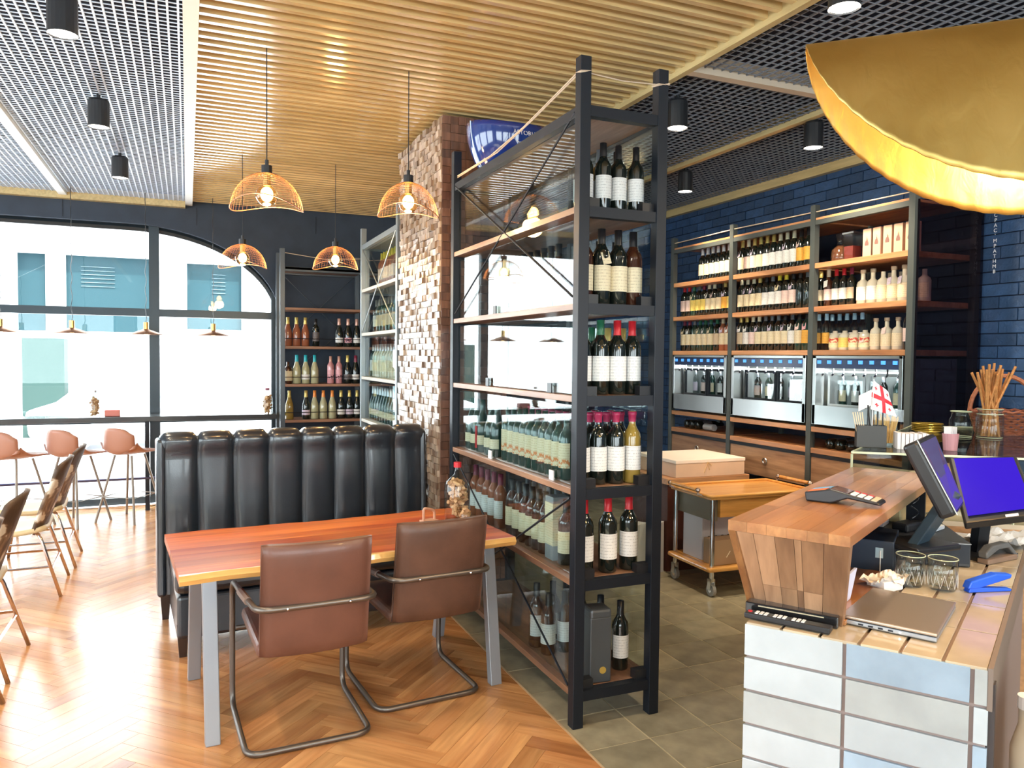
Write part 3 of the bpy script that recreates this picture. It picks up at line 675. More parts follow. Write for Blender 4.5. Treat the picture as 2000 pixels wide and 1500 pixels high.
row(it([4.43, 4.34, 4.25, 4.11, 4.02], [('sparkling', 'green', None, 'cream'), ('sparkling', 'green', None, 'cream'), ('sparkling', 'green', None, 'cream'), ('sparkling', 'green', None, 'cream'), ('sparkling', 'green', None, 'cream')])
    + it([3.86-.078*i for i in range(10)], [(BD, 'green', None, 'print')]), fc % 'fourth', 'y', 1.035, 1.612, RW, gd)
ob('red_seal', M().box(.026, 4.235-DY0, 1.06, .030, 4.262-DY0, 1.19), CP['red'], div)
row(it([3.80-.085*i for i in range(7)], [(BD, 'dark', 'wax', 'white')]), 'from column end, inner row, fourth rack shelf', 'y', 1.035, 1.72, RW, gd)
row(it([4.37, 4.27, 4.17, 4.07, 3.97], [(BD, 'rose', 'burgundy', 'white')]) + it([3.80, 3.71, 3.62, 3.54, 3.46, 3.38], [(BD, 'brown', 'black', 'cream')]) + it([3.16], [(BD, 'dark', 'black', 'cream')]), fc % 'fifth', 'y', .64, 1.615, RW, gd)
row(it([3.85-.09*i for i in range(7)], [(BD, 'brown', 'grey', 'cream')]), 'from column end, inner row, fifth rack shelf', 'y', .64, 1.73, RW, gd)
row(it([4.0-.082*i for i in range(10)], [(BD, 'pale', 'cream', 'cream'), (BD, 'pale', 'cream', 'cream'), (BD, 'brown', 'black', 'tan')]), fc % 'second', 'y', 1.83, 1.612, RW, gd)
row(it([4.1, 4.0, 3.9, 3.8, 3.7], [(BD, 'dark', 'gold', 'white')]), 'from column end, inner row, second rack shelf', 'y', 1.83, 1.75, RW, gd)
tb = thing('bottle_tin', 'tall grey gift tin with round gold seal on the bottom rack shelf', 'box', (1.685, 2.985, .16), R(-6))
GT = mat('grey_tin', (.10, .115, .13), .4, .5)
ob('tin_body', M().cb(0, 0, .145, .10, .10, .29), GT, tb, bevel=.004)
ob('tin_lid', M().cb(0, 0, .305, .104, .104, .045), GT, tb, bevel=.012)
ob('gold_seal', M().tube([(0.01, -.0505, .055), (0.01, -.0525, .055)], .016, 14), mat('seal_gold', (.7, .5, .12), .35, .6), tb)
gb = thing('gift_carton', 'tall grey and cream gift box between bottles on the fifth rack shelf', 'box', (1.62, 3.265, .641), 0)
ob('carton', M().cb(0, 0, .15, .085, .085, .30), mat('carton_grey', (.28, .30, .33), .5), gb, bevel=.002); ob('cream_sleeve', M().cb(0, 0, .17, .087, .087, .20), LB_['cream'], gb)
# glazed rack contents
gz = 'bottles in the glazed rack beyond the column'
fz = 'from back-wall end, %s glazed rack shelf'
ys = [7.22-.1*i for i in range(10)]
row(it(ys, [('sparkling', 'green', 'silver', 'cream')]), fz % 'fifth', 'y', 1.00-.0, 1.63, RW, gz)
row(it(ys, [(BD, 'green', 'silver', 'white'), (BD, 'pale', 'silver', 'cream')]), fz % 'fourth', 'y', 1.40, 1.63, RW, gz)
row(it([7.1, 6.98, 6.86, 6.74, 6.62, 6.5, 6.38], [(BD, 'dark', 'grey', 'white'), (BD, 'green', 'grey', 'tan')]), fz % 'third', 'y', 1.81, 1.63, RW, gz)
row(it([6.9, 6.8, 6.7, 6.6, 6.5, 6.4], [(BD, 'rose', 'yellow', 'pink')]), fz % 'second', 'y', 2.22, 1.63, RW, gz)
row(it([6.95, 6.72, 6.5], [('squat', 'rose', 'orange', 'white'), ('squat', 'rose', 'orange', 'white'), ('squat', 'gold', 'yellow', 'white')]), 'from back-wall end, inner row, fourth glazed rack shelf', 'y', 1.40+.001, 1.76, RW, gz)
# back wall rack contents
ga = 'sparkling wines on the back wall rack'
fa = 'from window end, %s back-wall shelf'
yb = 8.56
row([(1.0, 'sparkling', 'rose', 'gold', None), (1.09, 'sparkling', 'rose', 'gold', None), (1.18, 'sparkling', 'rose', 'gold', None), (1.29, BD, 'dark', 'black', 'dark'), (1.54, 'sparkling', 'dark', 'rosegold', 'white'), (1.64, 'sparkling', 'dark', 'rosegold', 'rose'), (1.74, 'sparkling', 'dark', 'rosegold', 'white')], fa % 'upper', 'x', 1.69-.0, yb, A0, ga, -1)
row([(1.0, 'spirit', 'brown', 'black', 'cream', None, 1.1), (1.09, 'sparkling', 'olive', 'teal', None), (1.185, 'sparkling', 'olive', 'teal', 'white'), (1.28, 'sparkling', 'olive', 'teal', None), (1.45, BD, 'pink', 'rosegold', 'rose'), (1.54, BD, 'pink', 'rosegold', 'rose'), (1.635, 'sparkling', 'dark', 'gold', 'dark'), (1.725, 'sparkling', 'dark', 'burgundy', 'white')], fa % 'middle', 'x', 1.285, yb, A0, ga, -1)
row([(1.01, 'sparkling', 'gold', 'gold', None), (1.19, 'sparkling', 'dark', 'gold', 'lilac'), (1.28, 'sparkling', 'olive', 'orange', None), (1.375, 'sparkling', 'olive', 'orange', None), (1.47, 'sparkling', 'olive', 'orange', None), (1.565, 'sparkling', 'dark', 'gold', 'white'), (1.655, 'sparkling', 'dark', 'gold', 'lilac'), (1.745, 'sparkling', 'dark', 'gold', 'white')], fa % 'lower', 'x', .90, yb, A0, ga, -1)
# bottles lying down under the dispensers
def lying(y, z, x, g, l, label):
    t = bottle(BD, g, 'black', l, x, y, z, 0, label, 'bottles lying under the dispensers'); t.rotation_euler = (0, R(90), 0); t.location = (x, y, z+.0375)
for i, y in enumerate((4.24, 4.15, 4.05, 3.95)):
    lying(y, .951, 4.30, 'dark' if i < 2 else 'clear', 'dark' if i < 2 else 'tan', '%s bottle lying base outward, %s from window end, end-panel bay' % ('dark' if i < 2 else 'pale', ORD[i]))
for i, y in enumerate((5.98, 5.90, 5.82)):
    lying(y, .951, 4.30, 'dark', 'dark', 'dark bottle lying base outward, %s from window end, window-side bay' % ORD[i])
mp_ = thing('map_roll', 'rolled grey paper lying beside the bottles under the window-side dispenser', 'paper', (4.31, 5.70, .985)); ob('paper_roll', M().tube([(0, 0, 0), (0, -.13, 0)], .03, 14), mat('grey_paper', (.35, .36, .38), .6), mp_)

# wine dispensers
SCREEN = mat('blue_display', (.05, .25, .9), .3, em=.7, emc=(.08, .32, 1))
for i, (a, b, wh) in enumerate(((3.565, 4.335, 'in the end-panel bay'), (4.405, 5.25, 'in the middle bay'), (5.32, 6.105, 'in the window-side bay'))):
    t = thing('wine_dispenser', 'brushed steel wine dispenser with blue displays %s' % wh, 'wine dispenser', (4.225, a, 1.109), 0, 'steel wine dispensers on the wall shelving'); W = b-a
    ob('steel_casing', M().box(0, 0, .02, .5, .03, .52).box(0, W-.03, .02, .5, W, .52).box(0, 0, .50, .5, W, .52).box(.01, .03, .02, .5, W-.03, .14).box(.47, .03, .1, .5, W-.03, .5), STEEL, t, bevel=.002)
    ob('front_panel', M().box(0, .0, .02, .01, W, .16), STEEL, t)
    ob('control_panel', M().box(.005, .03, .43, .05, W-.03, .505), mat('panel_navy', (.03, .05, .12), .2), t)
    for k in range(8):
        y = .06+(W-.12)*k/7
        ob('display', M().box(.001, y-.017, .462, .006, y+.017, .486), SCREEN, t); ob('spout', M().tube([(.045, y, .43), (.045, y, .39), (.03, y, .375)], .007, 6), CHROME, t)
    for k in range(2):
        y0 = .04+(W-.08)*k/2; y1 = y0+(W-.08)/2-.01
        d = ob('glass_door', M().box(.10, y0, .15, .12, y0+.02, .40).box(.10, y1-.02, .15, .12, y1, .40).box(.10, y0+.02, .15, .12, y1-.02, .17).box(.10, y0+.02, .38, .12, y1-.02, .40), BLK if i else STEEL, t)
        ob('pane', M().box(.108, y0+.02, .17, .112, y1-.02, .38), glass_thin('case_glass', (.95, .98, .98), 1.5, k=1.5), d)
    ob('lamp_strip', M().box(.15, .05, .40, .17, W-.05, .41), mat('cool_led', (.9, .97, 1), em=9), t)
    n = 6
    for k in range(n):
        y = a+.09+(W-.18)*k/(n-1); s = [('dark', 'white'), ('green', 'cream'), ('dark', 'pink'), ('clear', 'lilac')][(k+i) % 4]
        bottle(BD, s[0], 'silver', s[1], 4.225+.21, y, 1.109+.142, RW, '%s glass bottle, %s from window end, inside dispenser %s' % (s[0], ORD[n-1-k], wh), 'bottles inside the dispensers', .82)

# ------------------------------------------------------------------ banquette
LEA = mat('black_leather', (.012, .018, .028), .29, coat=.5, spec=.7, nz=(30, .1), bp=(160, .06))
LEAB = mat('dark_brown_leather', (.035, .02, .016), .28, coat=.3, bp=(160, .06))
sf = thing('banquette_sofa', 'high-backed black leather banquette with vertical channel tufting behind the table', 'sofa', (-.155, 4.98, 0), R(4.2))
SW = 1.645; nch = 8; cw = SW/nch
for k in range(nch):
    def fn(u, v, k=k):
        x = (k+u)*cw; s = (1-abs(2*u-1)**3.2)**.6 if 0 < u < 1 else 0
        L1 = .85; arc = v*1.25
        if arc < .9:
            z = .18+arc/.9*.895; y = -.05-.032*s*(1-.25*(z-.18)) + .02*math.sin(z*7+k)*s*.3+(.015-.06*(1-z)*.4)
        else:
            a = (arc-.9)/.35*math.pi; z = 1.075+.045*math.sin(a)*(1 if s else .7)+.018*s*math.sin(a); y = -.0-.04*math.cos(a)*(1+.6*s)*1.0+.035
            y = (-.05-.03*s)*(1+math.cos(a))/2 + .10*(1-math.cos(a))/2
        return (x, y, z)
    ob('channel', M().grid(fn, 10, 22), LEA, sf, smooth=True)
ob('back_shell', M().box(.0, -.02, .16, SW, .115, 1.08), LEAB, sf, bevel=.02)
ob('side_panel', M().hexa([(-.02, -.10, .17), (.03, -.10, .17), (.03, .11, .17), (-.02, .11, .17), (-.02, -.06, 1.095), (.03, -.06, 1.095), (.03, .11, 1.095), (-.02, .11, 1.095)]), LEA, sf, bevel=.02, seg=3)
ob('side_panel', M().hexa([(SW-.03, -.10, .17), (SW+.01, -.10, .17), (SW+.01, .11, .17), (SW-.03, .11, .17), (SW-.03, -.06, 1.095), (SW+.01, -.06, 1.095), (SW+.01, .11, 1.095), (SW-.03, .11, 1.095)]), LEA, sf, bevel=.02, seg=3)
ob('seat_base', M().box(.05, -.66, .10, SW-.02, -.02, .33), LEA, sf, bevel=.02, seg=3)
ob('seat_cushion', M().box(.04, -.67, .33, SW-.01, -.02, .47), LEA, sf, bevel=.045, seg=4)
for x, y in ((.03, .05), (SW-.05, .05), (.08, -.62), (SW-.08, -.62)):
    ob('leg', M().hexa([(x-.018, y-.018, 0), (x+.018, y-.018, 0), (x+.018, y+.018, 0), (x-.018, y+.018, 0), (x-.03, y-.03, .18), (x+.03, y-.03, .18), (x+.03, y+.03, .18), (x-.03, y+.03, .18)]), LEAB, sf)

# ------------------------------------------------------------------ table
tb_ = thing('dining_table', 'live-edge orange wooden dining table on slanted grey steel legs', 'table', (.02, 3.62, 0), R(5.2))
RED = wood('acacia_red', (.52, .07, .015), (.88, .27, .055), .40, .03, 0, .55, 9, .02); EDGE = wood('live_edge_yellow', (.72, .36, .09), (.92, .60, .22), .35, .3, 0, .1, 9, .05)
cr = [-.40, -.345, -.23, -.12, .0, .11, .22, .315, .40]
# local x 0..1.42 ; local y -0.45..0.38
x0_, x1_ = -.09, 1.40
nb = 7
for k in range(nb):
    ya = -.375+k*.108; yb_ = ya+.1072
    if k == nb-1: yb_ += .01
    def edge(x): return .012*math.sin(x*5+1)+.006*math.sin(x*17)
    n = 18; xs_ = [x0_+(x1_-x0_)*i/n for i in range(n+1)]
    lo = [(x, ya) for x in xs_]; hi = [(x, yb_+(edge(x) if k == nb-1 else 0)) for x in xs_]
    ob('board', M().prism(lo+hi[::-1], .70, .735), RED, tb_)
n = 40; xs_ = [x0_+(x1_-x0_)*i/n for i in range(n+1)]
def e1(x): return -.375-.028+.010*math.sin(x*6+.5)+.005*math.sin(x*19)
mm = M()
vs = []
for x in xs_: vs += [(x, -.3752, .70), (x, e1(x)+.012, .695), (x, e1(x), .715), (x, e1(x)+.010, .735), (x, -.3752, .7352)]
fs = [(i*5+j, i*5+j+1, (i+1)*5+j+1, (i+1)*5+j) for i in range(n) for j in range(4)]+[(0, 1, 2, 3, 4), tuple(n*5+j for j in (4, 3, 2, 1, 0))]
mm.add(vs, fs); ob('live_edge', mm, EDGE, tb_)
for q_ in ('acacia_red',): MC[q_].node_tree.nodes['Principled BSDF'].inputs['Specular IOR Level'].default_value = .2
TG = mat('grey_painted_steel', (.30, .32, .35), .42, .35)
for x in (.012, 1.308):
    for s in (-1, 1):
        yb0, yt = (-.30, -.20) if s < 0 else (.42, .27)
        ob('leg', M().hexa([(x, yb0-.022, 0), (x+.058, yb0-.022, 0), (x+.058, yb0+.022, 0), (x, yb0+.022, 0), (x, yt-.022, .70), (x+.058, yt-.022, .70), (x+.058, yt+.022, .70), (x, yt+.022, .70)]), TG, tb_, bevel=.004)
    ob('crossbar', M().box(x, -.19, .675, x+.058, .26, .70), TG, tb_)

# ------------------------------------------------------------------ cantilever chairs
BRL = mat('brown_leather', (.15, .062, .042), .42, coat=.12, nz=(7, .25), bp=(120, .08)); BRL2 = mat('worn_brown_leather', (.12, .056, .036), .5, coat=.08, nz=(9, .35), bp=(120, .08))
BRT = mat('aged_iron_tube', (.17, .145, .125), .38, .8)
def cant(loc, rz, label, lm):
    t = thing('cantilever_chair', label, 'chair', loc, R(rz), None)
    h = .25
    P = [(-h, .26, .58), (-h, .27, .014), (-h, -.25, .014), (h, -.25, .014), (h, .27, .014), (h, .26, .58), (h-.02, -.40, .635), (-h+.02, -.40, .635)]
    ob('tube_frame', M().tube(fillet(P, .07, 6, True), .0125, 10, True), BRT, t, smooth=True)
    # gently curved upholstered backrest
    def bk(u, v):
        a = v*2*math.pi; x = (u-.5)*.425; e = max(abs(u-.5)*2-.86, 0)/.14; th = .032*math.sqrt(max(1-e*e*.9, .03))
        zc = .655; hz = .225
        pz = max(-1, min(1, 1.25*math.cos(a))); py = max(-1, min(1, 1.25*math.sin(a)))
        z = zc+hz*pz; y = -.345+.035*(-pz)-.0+th*py-.03*(1-(2*u-1)**2)
        return (x, y, z)
    g = M().grid(bk, 16, 28); n = 29
    g.f += [tuple(range(0, 29))[::-1], tuple(range(16*29, 17*29))]
    ob('backrest', g, lm, t, smooth=True)
    ob('seat', M().box(-.22, -.31, .42, .22, .20, .475), lm, t, bevel=.022, seg=3)
    ob('seat_bar', M().tube([(-h, .12, .41), (h, .12, .41)], .010, 8), BRT, t)
    for x in (-.12, .12): ob('rivet', M().sph((x, -.414, .635), .006, 8, 6), CHROME, t)
    for s in (-1, 1): ob('arm_wrap', M().tube([(s*(h-.005), .0, .602), (s*(h-.012), -.2, .618)], .0165, 8), mat('taupe_leather_strip', (.24, .17, .14), .6), t)
    return t
cant((.445, 3.40, 0), 3, 'brown leather cantilever chair at the window-side end of the table', BRL)
cant((1.005, 3.60, 0), 5, 'worn brown leather cantilever chair beside the tall rack', BRL2)

# ------------------------------------------------------------------ cowhide chairs
m, t, b = nt('cowhide'); n = noise(t, 4.5, (1, 1, 1.2), 3, dist=1.2); c = ramp(t, n, [(0, (.02, .015, .012)), (.50, (.10, .055, .03)), (.57, (.30, .19, .11)), (.61, (.82, .76, .64))])
n2 = noise(t, 90, (1, 1, .2), 2); c = mixc(t, .4, c, ramp(t, n2, [(.3, (.6, .6, .6)), (.7, (1, 1, 1))]), 'MULTIPLY'); t.links.new(c, b.inputs['Base Color']); setp(b, Roughness=.6); bump(t, b, n2, .3, .003); HIDE = m
HSEAT = mat('cream_hide_seat', (.78, .62, .36), .55, nz=(5, .2))
PINKCH = mat('warm_chrome', (.72, .60, .56), .16, 1)
def cow(loc, rz, label):
    t = thing('cowhide_chair', label, 'chair', loc, R(rz), 'cowhide chairs by the window side')
    def bk(u, v):  # shell back
        s = (u-.5)*2; wv = .25*(1-.5*max(v-.4, 0)**1.8)*(.86+.14*min(v*3, 1)); x = s*wv
        z = .43+.47*v-.05*s*s*v*v; y = -.17-.16*v+.05*s*s+.02*math.sin(s*5)*v*.4
        return x, y, z
    g = M().grid(bk, 14, 14)
    o = ob('shell_back', g, HIDE, t, smooth=True); sm = o.modifiers.new('s', 'SOLIDIFY'); sm.thickness = .022; sm.offset = 0
    o = ob('seat', M().grid(lambda u, v: ((u-.5)*.44, -.19+v*.42, .455-.03*math.sin(math.pi*v)-.01*math.cos((u-.5)*6)), 8, 8), HSEAT, t, smooth=True); sm = o.modifiers.new('s', 'SOLIDIFY'); sm.thickness = .03; sm.offset = -1
    for s in (-1, 1):
        ob('leg', M().tube(fillet([(s*.10, -.10, .415), (s*.225, -.16, .41), (s*.265, -.28, 0)], .05, 5), .011, 8), PINKCH, t, smooth=True)
        ob('leg', M().tube(fillet([(s*.10, .10, .415), (s*.225, .15, .41), (s*.255, .22, 0)], .05, 5), .011, 8), PINKCH, t, smooth=True)
        ob('stretcher', M().tube([(s*.245, -.22, .20), (s*.24, .185, .20)], .008, 6), PINKCH, t)
    ob('stretcher', M().tube([(-.247, -.225, .18), (.247, -.225, .18)], .008, 6), PINKCH, t)
    ob('under_rail', M().tube([(-.2, -.12, .40), (.2, -.12, .40)], .009, 6), PINKCH, t)
cow((-1.06, 5.99, 0), 92, 'black and white cowhide chair nearest the high stools but one, chrome legs')
cow((-1.085, 4.575, 0), 90, 'brown and black cowhide chair cut by the frame, chrome legs')
cow((-1.06, 3.80, 0), 90, 'cowhide chair nearest the camera with only chrome legs showing')
cow((-1.06, 6.72, 0), 92, 'cowhide chair farthest along, behind the black and white one')

# ------------------------------------------------------------------ high stools
STB = mat('tan_stool_shell', (.46, .22, .15), .4, coat=.1); STL = mat('stool_leg_taupe', (.30, .26, .22), .45, .4)
def stool(loc, rz, label):
    t = thing('high_stool', label, 'stool', loc, R(rz), 'high stools at the window counter')
    def sh(u, v):
        s = (u-.5)*2
        if v < .5: q = v/.5; y = .23-.40*q; z = .64-.015*math.sin(math.pi*q)+.012*(1-q)
        else:
            q = (v-.5)/.5; a = min(q*1.6, 1)*R(80); y = -.17-.075*math.sin(a)-.02*q; z = .64+.075*(1-math.cos(a))+max(q-.45, 0)*.36
        wv = .20*(1-.9*max(v-.9, 0)**1.2*4)*(1-.5*max(.06-v, 0)*8); bkf = min(max((v-.5)/.2, 0), 1)
        return (s*wv*(1-.12*bkf*s*s), y+.085*s*s*bkf, z+.04*s*s*math.sin(math.pi*min(v*1.25, 1))+(.085*s*s*math.exp(-((v-.55)/.12)**2))-(.05*max(v-.9, 0)*10*s*s*s*s))
    o = ob('shell_seat', M().grid(sh, 12, 24), STB, t, smooth=True); sm = o.modifiers.new('s', 'SOLIDIFY'); sm.thickness = .012
    for sx in (-1, 1):
        for sy in (-1, 1): ob('leg', M().tube([(sx*.09, sy*.09-.02, .63), (sx*.21, sy*.21-.02, 0)], .011, 8), STL, t)
    k = .17
    ob('foot_ring', M().tube([(-k, -k-.02, .24), (k, -k-.02, .24), (k, k-.02, .24), (-k, k-.02, .24)], .007, 6, True), STL, t)
stool((-.96, 8.18, 0), -35, 'tan shell high stool, the middle one under the window counter')
stool((-.50, 8.20, 0), -35, 'tan shell high stool closest to the black banquette')
stool((-1.42, 8.14, 0), -35, 'tan shell high stool at the picture edge, farthest from the banquette')

# window counter and things on it
ct = thing('window_counter', 'narrow dark counter shelf running along the arched window with foot rail', 'counter', (-3.8, 8.5, 0))
ob('counter_top', M().box(0, 0, .915, 4.68, .36, .965), mat('dark_counter', (.04, .042, .045), .2, coat=.4), ct, bevel=.003)
for x in (1.6, 3.4): ob('support', M().box(x, .1, 0, x+.04, .2, .915), BLK, ct)
ob('foot_rail', M().tube([(0, .1, .33), (4.65, .1, .33)], .014, 8), mat('rail_violet_steel', (.12, .12, .22), .3, .7), ct)
CORK = wood('cork', (.45, .22, .10), (.80, .55, .30), .8, 0, 0, .3, 30, 0)
def corkjar(name, label, loc, rad, h, neck, cap, nck, seed, capc='red'):
    rg = random.Random(seed); t = thing(name, label, 'jar', loc)
    cm = M()
    for i in range(nck):
        z = .02+(h*.62)*(i/nck); a = rg.uniform(0, 6.28); q = rad*rg.uniform(.1, .62); c = Vector((q*math.cos(a), q*math.sin(a), z)); d = Vector((rg.uniform(-1, 1), rg.uniform(-1, 1), rg.uniform(-.6, .6))).normalized()*.02
        cm.tube([c-d, c+d], .0105, 7)
    ob('cork_fill', cm, CORK, t, kind='stuff')
    ob('glass_body', M().lathe([(.0001, 0), (rad, 0), (rad*1.03, .02), (rad*1.03, h*.60), (rad*.9, h*.68), (neck, h*.80), (neck*.9, h*.93), (neck*.9, h)], 20), CGLASS, t, smooth=True)
    if cap: ob('screw_cap', M().cyl((0, 0, h*.92), neck*1.15, h*.09, 14), CP[capc], t)
    return t
corkjar('cork_bottle', 'big glass bottle full of corks with red cap on the dining table', (1.315, 3.84, .737), .066, .30, .018, True, 85, 3)
corkjar('cork_jar', 'slim glass jar of orange corks on the window counter beside copper box', (-.85, 8.62, .966), .05, .26, .02, True, 60, 5, 'silver')
corkjar('cork_jar', 'glass jar of corks at the end of the window counter by the rack', (.79, 8.62, .966), .055, .27, .02, True, 60, 6, 'burgundy')
sj = corkjar('mini_cork_jug', 'small round glass jug of corks in front of the red-capped bottle', (1.32, 3.72, .737), .03, .085, .014, False, 16, 8)
cbx = ob('copper_box', M().box(-.07, -.05, 0, .07, .05, .065), mat('copper_box', (.42, .13, .10), .3, .5), bevel=.006); cbx.location = (-.69, 8.62, .966); tag(cbx, 'small copper-red box on the window counter', 'box')
nh = thing('napkin_holder', 'small bent wooden napkin holder on the dining table behind the chair', 'napkin holder', (1.16, 3.84, .736), R(20))
ob('bent_arch', M().tube(fillet([(-.035, 0, 0), (-.035, 0, .075), (.035, 0, .055), (.035, 0, 0)], .02, 4), .007, 6), mat('pinkish_wood', (.62, .36, .24), .5), nh)
ob('base', M().box(-.04, -.03, 0, .04, .03, .008), mat('pinkish_wood', (.62, .36, .24), .5), nh)

# ------------------------------------------------------------------ lamps
COPW = mat('copper_wire', (.50, .24, .13), .4, .8)
BULB = mat('bulb_glow', (1, .72, .35), .3, em=7, emc=(1, .66, .26)); FIL = mat('filament', (1, .8, .5), .3, em=60, emc=(1, .75, .4)); BGLS = glass_thin('bulb_glass', (1, .88, .62), 1.3)
def wire_lamp(x, y, zb, label, dia=.375, pw=9):
    t = thing('wire_pendant_lamp', label, 'lamp', (x, y, zb), R(-20), 'copper wire pendants over the seating')
    q = dia/2
    def dome(u, v):
        a = u*2*math.pi; p = v*R(84); rr_ = q*math.sin(p)*(1+.0*math.cos(2*a)) ; z = .165*math.cos(p)*1.0+(-.02-.026*math.cos(2*a))*v*v
        return (rr_*math.cos(a)+.0, rr_*math.sin(a), z+.02)
    o = ob('wire_shade', M().grid(lambda u, v: dome(u, .10+.90*v), 44, 12), COPW, t)
    wm = o.modifiers.new('w', 'WIREFRAME'); wm.thickness = .0016; wm.use_even_offset = False
    ob('shade_rim', M().tube([dome(i/40, 1.0) for i in range(40)], .003, 5, True), COPW, t)
    ob('socket', M().cyl((0, 0, .175), .028, .05, 14).cyl((0, 0, .225), .01, .03, 8), BLKPL, t)
    ob('cord', M().tube([(0, 0, .25), (0, 0, 3.21-zb)], .003, 5), BLKPL, t)
    ob('globe_bulb', M().sph((0, 0, .07), .058, 16, 12), glass_thin('amber_globe', (1, .86, .58), 1.5, k=1.6), t, smooth=True); ob('filament', M().sph((0, 0, .075), .033, 12, 8, 1.2), mat('filament_glow', (1, .8, .45), em=22, emc=(1, .70, .30)), t, smooth=True)
    ob('bulb_neck', M().cyl((0, 0, .12), .02, .06, 10), mat('brass', (.6, .4, .15), .3, 1), t)
    l = bpy.data.lights.new('bulb_light', 'POINT'); l.energy = pw; l.color = WARM; l.shadow_soft_size = .06
    lo = bpy.data.objects.new('bulb_light', l); COL.objects.link(lo); lo.parent = t; lo.location = (0, 0, -.01)
wire_lamp(.392, 4.283, 2.37, 'nearer copper wire pendant lamp hanging clear of the column')
wire_lamp(1.165, 4.302, 2.40, 'copper wire pendant lamp hanging in front of the mosaic column', .345)
wire_lamp(1.158, 6.60, 2.33, 'copper wire pendant lamp hanging before the sparkling wine rack')
wire_lamp(.415, 6.59, 2.30, 'copper wire pendant lamp hanging before the arch of the window')
for i, (x, lab) in enumerate(((-1.62, 'farthest from the banquette'), (-1.03, 'second farthest from the rack'), (-.38, 'next to the window mullion'), (.25, 'nearest the back rack'))):
    z = 1.79
    t = thing('cone_pendant_lamp', 'small flat copper cone pendant over the window counter, %s' % lab, 'lamp', (x, 8.55, z), 0, 'cone pendants along the window')
    ob('cone_shade', M().lathe([(.026, .05), (.16, 0), (.162, -.004), (.024, .044)], 20), mat('copper_cone', (.32, .15, .08), .35, .7), t, smooth=True)
    ob('socket', M().cyl((0, 0, .045), .024, .075, 12), mat('brass', (.6, .4, .15), .3, 1), t)
    ob('bulb', M().sph((0, 0, .01), .022, 10, 8), BULB, t)
    pts = [(.006*math.sin(k*1.3)*(1 if k < 20 else .3), .006*math.cos(k*1.1), .12+k*.038) for k in range(35)]
    ob('twisted_cord', M().tube(pts+[(0, 0, 3.21-z)], .0035, 5), BLKPL, t)
def spot(x, y, label, e=60, tgt=None, ang=110, z0=3.0, grp='black ceiling spots'):
    t = thing('ceiling_spot', label, 'lamp', (x, y, z0), 0, grp)
    ob('housing', M().lathe([(.058, .012), (.062, 0), (.062, .155), (.055, .17), (.0001, .17)], 20), BLKPL, t, smooth=False)
    ob('stem', M().cyl((0, 0, .17), .012, .3, 8), BLKPL, t)
    ob('lens', M().cyl((0, 0, .006), .057, .006, 20), mat('spot_lens', (1, .93, .82), em=14, emc=(1, .90, .76)), t)
    l = bpy.data.lights.new('spot_light', 'SPOT'); l.energy = e; l.color = (1, .80, .56); l.spot_size = R(ang); l.spot_blend = .7; l.shadow_soft_size = .05
    lo = bpy.data.objects.new('spot_light', l); COL.objects.link(lo); lo.parent = t; lo.location = (0, 0, -.01)
    if tgt: lo.rotation_euler = (Vector(tgt)-Vector((x, y, z0))).to_track_quat('-Z', 'Y').to_euler()
spot(-.50, 3.95, 'largest black cylinder spot under the pale grid', 40); spot(-.50, 5.46, 'middle black cylinder spot under the pale grid', 40); spot(-.49, 6.96, 'black cylinder spot under the pale grid closest to the window wall', 40)
spot(2.76, 3.98, 'black cylinder spot just beside the divider rack post top', 110, (4.3, 4.7, 1.5)); spot(3.83, 3.97, 'black cylinder spot between beams beside the gold lamp', 80, (4.5, 3.9, 1.4), 90); spot(3.87, 5.45, 'black cylinder spot over the window-side shelving bay', 80, (4.5, 5.5, 1.4), 90)
spot(2.42, 2.36, 'black cylinder spot half hidden above the gold lamp', 60, (2.3, 2.2, .9), 80)
for x, y, tg in ((-.5, 2.4, (0.3, 3.4, 0)), (-.5, .9, (.3, 3.2, .2)), (2.76, .6, (2.2, 1.6, .7)), (3.8, .9, (3.0, 2.6, .9)), (3.8, -.6, (2.0, 1.0, .3)), (3.8, 2.4, (4.2, 4.0, 1.2))):
    spot(x, y, 'added unseen fill spot in a black cylinder, behind the viewer', 70, tg, 95)  # unseen fill spots, added to light the room from behind the camera

# gold folded pendant
m, t, b = nt('hammered_gold'); setp(b, Base_Color=(.78, .53, .16, 1), Metallic=1.0, Roughness=.45)
n = noise(t, 26, (1, 1, .35), 3, dist=.8); bump(t, b, n, .35, .006)
c = ramp(t, noise(t, 5, (1, 1, 1), 3), [(.3, (.50, .34, .10)), (.7, (.66, .48, .17))]); t.links.new(c, b.inputs['Base Color']); GOLD = m
gt = thing('gold_pendant_lamp', 'large folded hammered gold disc pendant lamp glowing inside above the counter', 'lamp', (1.654, 1.038, 2.31), math.atan2(.335, -.357))
# local x along the fold toward its far tip, local y across
def sheet(sgn):
    def fn(u, v):
        s = math.sin((u-.5)*math.pi); x = .49*s; dep = math.sqrt(max(1-s*s, 0))
        tt = v*dep
        rim = max(v-.80, 0)/.2
        z = -.375*tt**1.25+0.0012*math.sin(u*210)*rim*(dep > .02)
        y = sgn*(.175*tt**.62)+sgn*.0012*math.sin(u*170+v*9)*rim
        return (x, y, z)
    g = M().grid(fn, 160, 26)
    o = ob('gold_sheet', g, GOLD, gt, smooth=True); sm = o.modifiers.new('s', 'SOLIDIFY'); sm.thickness = .0025; sm.offset = 0
sheet(1); sheet(-1)
ob('cord', M().tube([(0, 0, 0), (0, 0, .95)], .004, 6), BLKPL, gt)
ob('bulb', M().sph((.02, 0, -.20), .045, 14, 10), mat('warm_bulb', (1, .8, .5), em=25, emc=(1, .75, .42)), gt, smooth=True)
